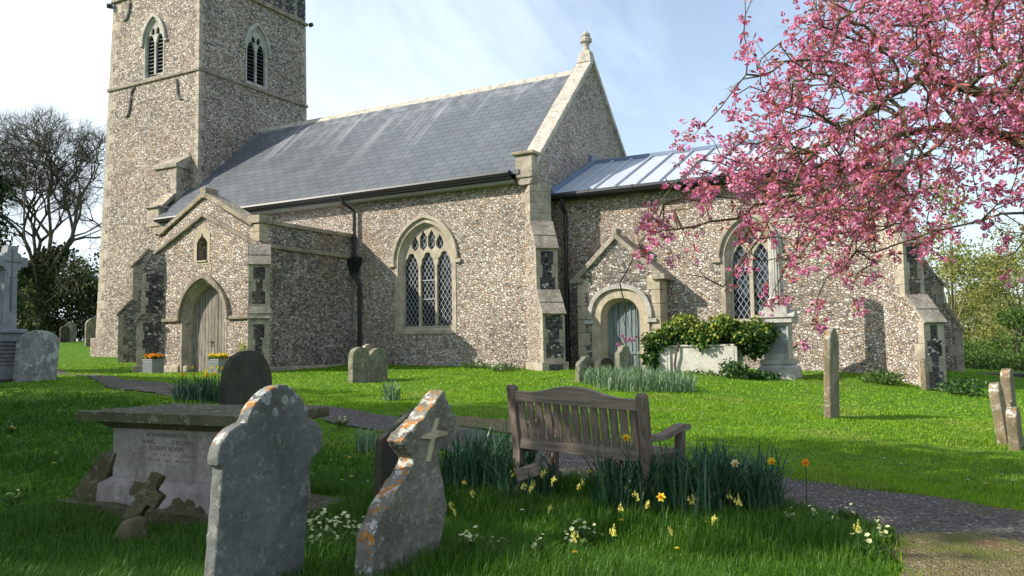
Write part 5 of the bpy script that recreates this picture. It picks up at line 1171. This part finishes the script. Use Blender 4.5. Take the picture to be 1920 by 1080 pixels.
# big evergreens along the lane behind the photographer's left; they shade the near grass
for i, (x, y, h, R, lab) in enumerate(((-11.4, -.7, 10.2, 2.7, 'lane tree nearest the bench'), (-15.2, -.6, 10.2, 3.0, 'second lane tree'), (-19.8, .6, 9.6, 3.1, 'third lane tree'), (-24.6, 1.6, 9.4, 3.1, 'farthest lane tree'))):
    t = thing('lane_tree', 'broad dark evergreen, '+lab+' on the left', 'tree', (x, y, g(x, y)), 0, 'evergreens along the lane')
    P = cloudpts([(x+a, y+b_, g(x, y)+c, *r) for a, b_, c, *r in ringblobs(h, R, 18, 1.4, 90+i, .10)], 10000, .1, .7, 1.1)
    for hp in ((-3.1, 4.1, .75), (-3.1, 4.5, 1.1), (-2.1, 4.35, .25), (-1.5, 4.6, .25), (-2.6, 4.5, .25), (.3, 4.9, .25), (.8, 5.1, .2), (.3, 5.6, .2)):       # gaps through which the sun reaches the tilted stones
        v = P-np.array(hp); k = v@np.array([-.624, -.567, .537]); P = P[np.linalg.norm(v-k[:, None]*np.array([-.624, -.567, .537]), axis=1) > .36]
    mesh_obj('crown', *leafquads(P, .34, .17), M['yew'], t); MB().tube([(x, y, g(x, y)-.2), (x, y, g(x, y)+h*.6)], [.3, .12], 8).build('trunk', M['bark'], t)

# ---------------------------------------------------------------- ivy, weeds
ir = random.Random(8); ivb = []
for k in range(34):
    x = -6.75+2.5*k/33+ir.uniform(-.06, .06); ivb.append((x, 19.22+ir.uniform(0, .75), ir.uniform(1.58, 2.0)+(.16 if k in (9, 10, 24, 25, 26) else 0), ir.uniform(.2, .32), ir.uniform(.18, .28)))
for k in range(9): ivb.append((-6.72+ir.uniform(-.18, .16), 19.2+ir.uniform(-.05, .2), .95+.09*k, .2, .2))
for k in range(5): ivb.append((-4.42+ir.uniform(-.15, .2), 19.4+ir.uniform(0, .3), 1.4+.08*k, .24, .2))
iv = thing('ivy', 'thick ivy with yellow green upper leaves sprawling over the pale tomb', 'ivy', (-5.6, 19.5, .8))
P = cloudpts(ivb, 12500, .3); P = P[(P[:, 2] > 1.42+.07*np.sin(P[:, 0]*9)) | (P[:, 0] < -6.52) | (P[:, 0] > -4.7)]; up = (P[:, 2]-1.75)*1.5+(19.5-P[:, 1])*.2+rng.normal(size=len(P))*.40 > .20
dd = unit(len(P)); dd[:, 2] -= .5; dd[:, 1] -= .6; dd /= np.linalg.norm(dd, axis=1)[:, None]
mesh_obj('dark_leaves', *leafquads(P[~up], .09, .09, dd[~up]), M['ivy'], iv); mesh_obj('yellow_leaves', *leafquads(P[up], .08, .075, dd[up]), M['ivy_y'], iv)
mb = MB(); mb.tube([(-6.05, 19.2, 1.6), (-6.1, 19.15, 1.35), (-6.15, 19.17, 1.1), (-6.12, 19.18, .8)], [.03, .025, .03, .03], 6); mb.tube([(-6.9, 21.2, 1.9), (-7.0, 21.1, 2.6), (-6.95, 21.2, 3.0)], .012, 5); mb.build('stem', M['bark'], iv)
def weed(x, y, R, h, n, lab, m='ivy', ln=.07, name='weed_clump', cat='weeds', grp=None):
    z = g(x, y); P = cloudpts([(x, y, z+h*.4, R, h*.6)], n, .2); P = P[P[:, 2] > z]; return tag(mesh_obj(name, *leafquads(P, ln, ln*.8), M[m]), lab, cat, grp)
weed(-4.75, 19.0, .35, .42, 700, 'dark leafy weeds between the ivy tomb and the column monument')
weed(-4.25, 19.55, .4, .16, 350, 'low creeping weeds at the column monument base')
weed(-5.6, 19.0, .5, .09, 260, 'low weeds along the front of the pale ivy tomb', 'hedge')
weed(-11.0, 19.7, .5, .2, 420, 'green weeds by the fallen stone block', 'hedge', .06)
weed(-1.9, 20.9, .45, .28, 600, 'nettles at the foot of the chancel buttress', 'hedge')
weed(-.3, 20.6, .5, .35, 600, 'dark weeds in the shade right of the chancel buttress')
weed(-16.3, 20.75, .3, .22, 200, 'weeds at the wall foot beside the drainpipe', 'hedge'); weed(-12.5, 20.8, .5, .16, 260, 'sparse weeds along the nave wall foot', 'hedge')
t = thing('conifer_shrub', 'small golden conifer shrub beside the right porch planter', 'shrub', (-17.0, 16.35, 1.0)); P = cloudpts([(-17.0, 16.35, 1.25, .22, .35), (-17.0, 16.35, 1.55, .13, .3)], 900, .2); mesh_obj('foliage', *leafquads(P, .06, .03), M['lime'], t); MB().tube([(-17, 16.35, .9), (-17, 16.35, 1.5)], .02, 5).build('stem', M['bark'], t)
for pl, sd in ((pl1, 1), (pl2, 2)):
    x, y, z = pl.location; r = np.random.default_rng(sd)
    P = np.c_[x+r.uniform(-.2, .2, 260), y+r.uniform(-.2, .2, 260), z+.44+r.uniform(0, .07, 260)]
    t = thing('bedding_flowers', 'orange and yellow bedding flowers filling the %s porch planter' % ('left' if sd == 1 else 'right'), 'flowers', (x, y, z+.43), 0, 'planter flowers')
    mesh_obj('leaves', *leafquads(P, .07, .05), M['hedge'], t)
    P2 = np.c_[x+r.uniform(-.2, .2, 60), y+r.uniform(-.22, .2, 60), z+.5+r.uniform(0, .06, 60)]
    mesh_obj('blossom', *joinvf([leafquads(P2+unit(60)*.01, .06, .05) for _ in range(4)]), M['orange' if sd == 1 else 'yellow'], t)

# ---------------------------------------------------------------- daffodils
def blades(P, h, w_, lean, r, segs=4):
    n = len(P); a = r.uniform(0, 2*math.pi, n); out = np.c_[np.cos(a), np.sin(a), np.zeros(n)]; side = np.c_[-np.sin(a), np.cos(a), np.zeros(n)]; H = h*r.uniform(.65, 1.15, n)[:, None]; B = lean*r.uniform(.1, 1.3, n)[:, None]; W = w_*r.uniform(.7, 1.2, n)[:, None]
    rows = []
    for k in range(segs+1):
        t = k/segs; c = P+out*(B*H*t**2.2)+np.array([0, 0, 1])*(H*(t-.32*B*t**3)); ww = W*(1-.25*t) if k < segs else W*.12
        rows += [c-side*ww/2, c+side*ww/2]
    V = np.stack(rows, 1).reshape(-1, 3); s = 2*(segs+1); base = (np.arange(n)*s)[:, None]
    Fq = np.concatenate([base+np.array([[2*k, 2*k+1, 2*k+3, 2*k+2]]) for k in range(segs)], 0); return V, Fq
def daffodil(x, y, R, h, n, lab, flowers=(), m='daff', seed=0, wd=.017, lean=.55, ex=1.):
    r = np.random.default_rng(seed+100); z = g(x, y); t = thing('daffodil_clump', lab, 'daffodils', (x, y, z), 0, 'daffodil clumps')
    a = r.uniform(0, 2*math.pi, n); q = R*np.sqrt(r.uniform(0, 1, n)); P = np.c_[x+q*np.cos(a)*ex, y+q*np.sin(a), np.zeros(n)]; P[:, 2] = gz(P[:, 0], P[:, 1])-.02
    mesh_obj('leaves', *blades(P, h, wd, lean, r), M[m], t)
    for (fx, fy, fz, col) in flowers:
        mb = MB(); c = Vector((fx, fy, fz)); fd = Vector((r.uniform(-.3, .6), -1, r.uniform(-.3, .3))).normalized(); s = fd.cross(Vector((0, 0, 1))).normalized(); u = s.cross(fd)
        for k in range(6):
            an = k*math.pi/3; d = s*math.cos(an)+u*math.sin(an); e = fd.cross(d); mb.add([c, c+d*.018+e*.011, c+d*.034+fd*.005, c+d*.018-e*.011], [(0, 1, 2, 3)])
        bl = mb.build('flower', M[col], t, recalc=False)
        MB().loft([[c+fd*k*.014+(s*math.cos(j*math.pi/4)+u*math.sin(j*math.pi/4))*(.008+.0025*k) for j in range(8)] for k in range(3)], True).build('trumpet', M['yellow' if col == 'yellow' and len(flowers) > 4 else 'orange'], bl, recalc=False)
        MB().tube([(fx+.03*r.uniform(-1, 1), fy+.04, z), (fx, fy+.02, fz-.1), (fx, fy+.005, fz)], .004, 5).build('stalk', M['daff'], bl)
    return t
A0 = DAFF['a']; r = random.Random(4)
daffodil(*A0, .42, .42, 330, 'dark daffodil clump with many yellow blooms behind the chest tomb', [(A0[0]+r.uniform(-.25, .45), A0[1]+r.uniform(-.3, .1), g(*A0)+r.uniform(.38, .55), 'yellow') for _ in range(15)], seed=1)
daffodil(*DAFF['b'], .14, .36, 70, 'small pale daffodil tuft on the sunny lawn near the double headstone', [], 'daff_l', 2)
C0 = DAFF['c']
daffodil(C0[0]-.15, C0[1]+.7, .95, .42, 900, 'broad pale daffodil bed in sun before the priest door', [], 'daff_l', 3, .02, .7, 1.0)
daffodil(C0[0]-1.1, C0[1]+.9, .35, .4, 160, 'small daffodil clump at the foot of the row of mossy headstones', [], 'daff_l', 13, .02)
D1, D2 = DAFF['d1'], DAFF['d2']
daffodil(D1[0]+.05, D1[1]-.22, .42, .55, 420, 'dark daffodil clump left of the bench back post', [], 'daff', 4); daffodil(D2[0], D2[1]-.16, .26, .38, 150, 'thin daffodil clump under the left end of the bench', [], 'daff', 5)
E1, E2, E3 = DAFF['e1'], DAFF['e2'], DAFF['e3']
daffodil(E1[0], E1[1]-.28, .26, .52, 190, 'daffodil clump at the right bench post with one yellow flower', [tuple(at(1174, 820, 5.95))+('yellow',)], 'daff', 6)
daffodil(E2[0], E2[1]-.1, .36, .53, 400, 'large dark daffodil clump right of the bench, cream flower at its top', [tuple(at(1378, 868, 6.0))+('cream',), tuple(at(1240, 932, 5.6))+('yellow',)], 'daff', 7)
daffodil(E3[0], E3[1]-.22, .32, .52, 330, 'dark daffodil clump beside the gravel path with yellow and orange flowers', [tuple(at(1446, 864, 6.0))+('yellow',), tuple(at(1510, 867, 6.1))+('orange',)], 'daff', 8)
daffodil(*DAFF['f'], .16, .30, 60, 'small daffodil tuft beside the dark broken headstone', [], 'daff_l', 9)

# ---------------------------------------------------------------- small flowers
def disc(c, R, n, rowm, tilt=0.):
    vs, fs = [], []; T = Matrix.Rotation(tilt, 3, 'X') @ Matrix.Rotation(c.x*900, 3, 'Z')
    T = Matrix.Rotation(c.y*700, 3, 'Z') @ T
    for k in range(n):
        a = 2*math.pi*k/n; d = Vector((math.cos(a), math.sin(a), .25)); e = Vector((-math.sin(a), math.cos(a), 0)); i = len(vs); vs += [c+T@q for q in (Vector((0, 0, 0)), d*R*.6+e*R*rowm, d*R, d*R*.6-e*R*rowm)]; fs.append((i, i+1, i+2, i+3))
    return vs, fs
def proto(kind, r):
    mb = MB()
    if kind == 'dandelion':
        mb.add(*disc(Vector((0, 0, .09)), .026, 14, .14)); mb.add(*disc(Vector((0, 0, .097)), .017, 10, .2)); m = M['yellow']; st = .09
    elif kind == 'daisy':
        mb.add(*disc(Vector((0, 0, .08)), .018, 12, .16)); m = M['white']; st = .08
    elif kind == 'cowslip':
        for k in range(9):
            a = r.uniform(0, 6.28); q = r.uniform(.006, .024); c = Vector((q*math.cos(a), q*math.sin(a), .2+r.uniform(-.03, .025))); mb.add(*disc(c, .012, 5, .35, r.uniform(.5, 2.2))); mb.add([c, c+Vector((.006, 0, .022)), c+Vector((0, .004, .024)), c+Vector((-.006, 0, .022))], [(0, 1, 2, 3)])
        m = M['cream'] if r.random() < .3 else M['cowslip']; st = .2
    else:
        for k in range(8):
            a = r.uniform(0, 6.28); q = .06*math.sqrt(r.random()); mb.add(*disc(Vector((q*math.cos(a), q*math.sin(a), .10+r.uniform(-.045, .05))), .018, 5, .45, r.uniform(.2, 1.1)))
        m = M['cream']; st = 0
    return mb, m, st
LAB = dict(dandelion=('yellow dandelion flower open in the short grass', 'dandelion', 'dandelions in the grass'), daisy=('tiny white daisy in the mown grass', 'daisy', 'daisies in the grass'), cowslip=('nodding yellow cowslip head on a thin stem in the long grass', 'cowslip', 'cowslips in front of the bench'), primrose=('low clump of cream primroses in the long grass', 'primrose', 'primrose clumps'))
def sow(kind, spots):
    lab, cat, grp = LAB[kind]; protos = []
    for i, (x, y) in enumerate(spots):
        loc = (x, y, g(x, y)+(.02 if kind != 'primrose' else .03))
        if i < 4:
            t = thing(kind+('_clump' if kind == 'primrose' else ''), lab, cat, loc, 0, grp); rr_ = random.Random(i+len(kind)); mb, m, st = proto(kind, rr_)
            mb.build('blossom', m, t, local=True, recalc=False)
            if st: MB().tube([(0, 0, -.03), (.006, .004, st*.5), (0, 0, st)], .0028, 4).build('stem', M['hedge'], t, local=True)
            else:
                r2 = np.random.default_rng(i); n = 30; P = np.c_[r2.normal(size=(n, 2))*.03, np.zeros(n)]; d = unit(n, r2); d[:, 2] = np.abs(d[:, 2])*.5+.25; mesh_obj('leaves', *leafquads(P, .12, .045, d, r=r2), M['hedge'], t, local=True)
            protos.append(t)
        else: dup(protos[i % 4], loc, random.uniform(0, 6.28), scale=random.uniform(.7, 1.05))
rs = random.Random(11)
FL = {k: list(v) for k, v in FLOWERS.items()}
for _ in range(70): FL['daisy'].append((rs.uniform(-12, -1), rs.uniform(9.5, 19)))
for _ in range(26): FL['dandelion'].append((rs.uniform(-14, -6), rs.uniform(5.5, 19)))
for _ in range(14): FL['cowslip'].append((rs.uniform(-3.9, -1.2), rs.uniform(5.0, 6.2)))
for _ in range(10): FL['primrose'].append((rs.uniform(-4.4, -3.6), rs.uniform(4.4, 4.9)))
ptest = lambda x, y: bool(inpoly(np.array([x]), np.array([y]), PATH2)[0])
for k in FL: sow(k, [p for p in FL[k] if not ptest(*p)])

# ---------------------------------------------------------------- grass
def grass(n, r0, r1, h0, h1, w0, name_seed, a0=-62, a1=5, pw=1.):
    r = np.random.default_rng(name_seed); a = np.radians(r.uniform(a0, a1, n)); q = (r.uniform(0, 1, n)*(r1**pw-r0**pw)+r0**pw)**(1/pw); x, y = q*np.sin(a), q*np.cos(a)
    P0 = np.c_[x, y, 0*x]; jx = .10*wob(P0, 4.1)+.07*wob(P0, 11.)+r.normal(size=n)*.03; ok = ~inpoly(x+jx, y+.14*wob(P0, 5.3, 2.)+.06*wob(P0, 13., 1.)+jx*.5, PATH2)
    ok &= ~(inpoly(x, y, VERGE) & inpoly(x, y, PATH2)) | (r.random(n) < .3); ok &= ~inpoly(x, y, WORN) | (r.random(n) < .25)
    for b in ((-31.6, -25.3, 21.8, 28.2), (-26.6, -10.5, 20.95, 29.4), (-10.6, -1.45, 21.95, 28.2), (-21.5, -17., 16.9, 21), (-9.6, -7.1, 21.2, 22), (-7.2, -4.64, 4.66, 5.9), (-6.5, -4.75, 19.2, 20.1), (-4.42, -3.58, 19.85, 20.7)):
        ok &= ~((x > b[0]) & (x < b[1]) & (y > b[2]) & (y < b[3]))
    x, y, q = x[ok], y[ok], q[ok]; z = gz(x, y)+.018*np.sin(x*2.3+y*1.1)*np.sin(y*1.9-x*.7)-.008; P = np.c_[x, y, z]; n = len(x)
    near = np.clip((8.3-y)/1.6, 0, 1)*np.clip((-.15-x)*2, 0, 1)+np.clip((-8-x)/2, 0, 1)*np.clip((10-y)/2, 0, 1)
    near = np.clip(near, 0, 1); tuft = .65+.6*np.clip(wob(P, 2.6)+.35, 0, 1)
    H = (h0+(h1-h0)*near)*tuft*r.uniform(.55, 1.35, n); W = w0*(q/6)**.75*r.uniform(.7, 1.3, n)
    az = r.uniform(0, 2*math.pi, n); o = np.c_[np.cos(az), np.sin(az), np.zeros(n)]; s = np.c_[-np.sin(az), np.cos(az), np.zeros(n)]; B = r.uniform(.1, .9, n)[:, None]; H = H[:, None]; W = W[:, None]; U = np.array([0, 0, 1.])
    V = np.stack([P-s*W/2, P+s*W/2, P+o*B*H*.3+U*H*.6+s*W*.35, P+o*B*H*.3+U*H*.6-s*W*.35, P+o*B*H+U*H*(1-.25*B)+s*W*.04, P+o*B*H+U*H*(1-.25*B)-s*W*.04], 1).reshape(-1, 3)
    k = np.arange(n)*6; V = V.reshape(n, 6, 3); lg = near > rng.uniform(.2, .8, n)
    def pack(v):
        k = (np.arange(len(v))*6)[:, None]; return v.reshape(-1, 3), np.concatenate([k+np.array([[0, 1, 2, 3]]), k+np.array([[3, 2, 4, 5]])])
    return pack(V[~lg]), pack(V[lg])
gr = list(zip(*[grass(150000, 2.2, 8.5, .055, .135, .0055, 1, pw=1.2), grass(150000, 6.5, 15, .040, .075, .008, 2, pw=1.2), grass(120000, 13, 34, .038, .05, .012, 3, pw=1.2)]))
tag(mesh_obj('grass', *joinvf(gr[0]), M['grass']), kind='stuff')
tag(mesh_obj('long_grass', *joinvf(gr[1]), M['grass_long']), kind='stuff')
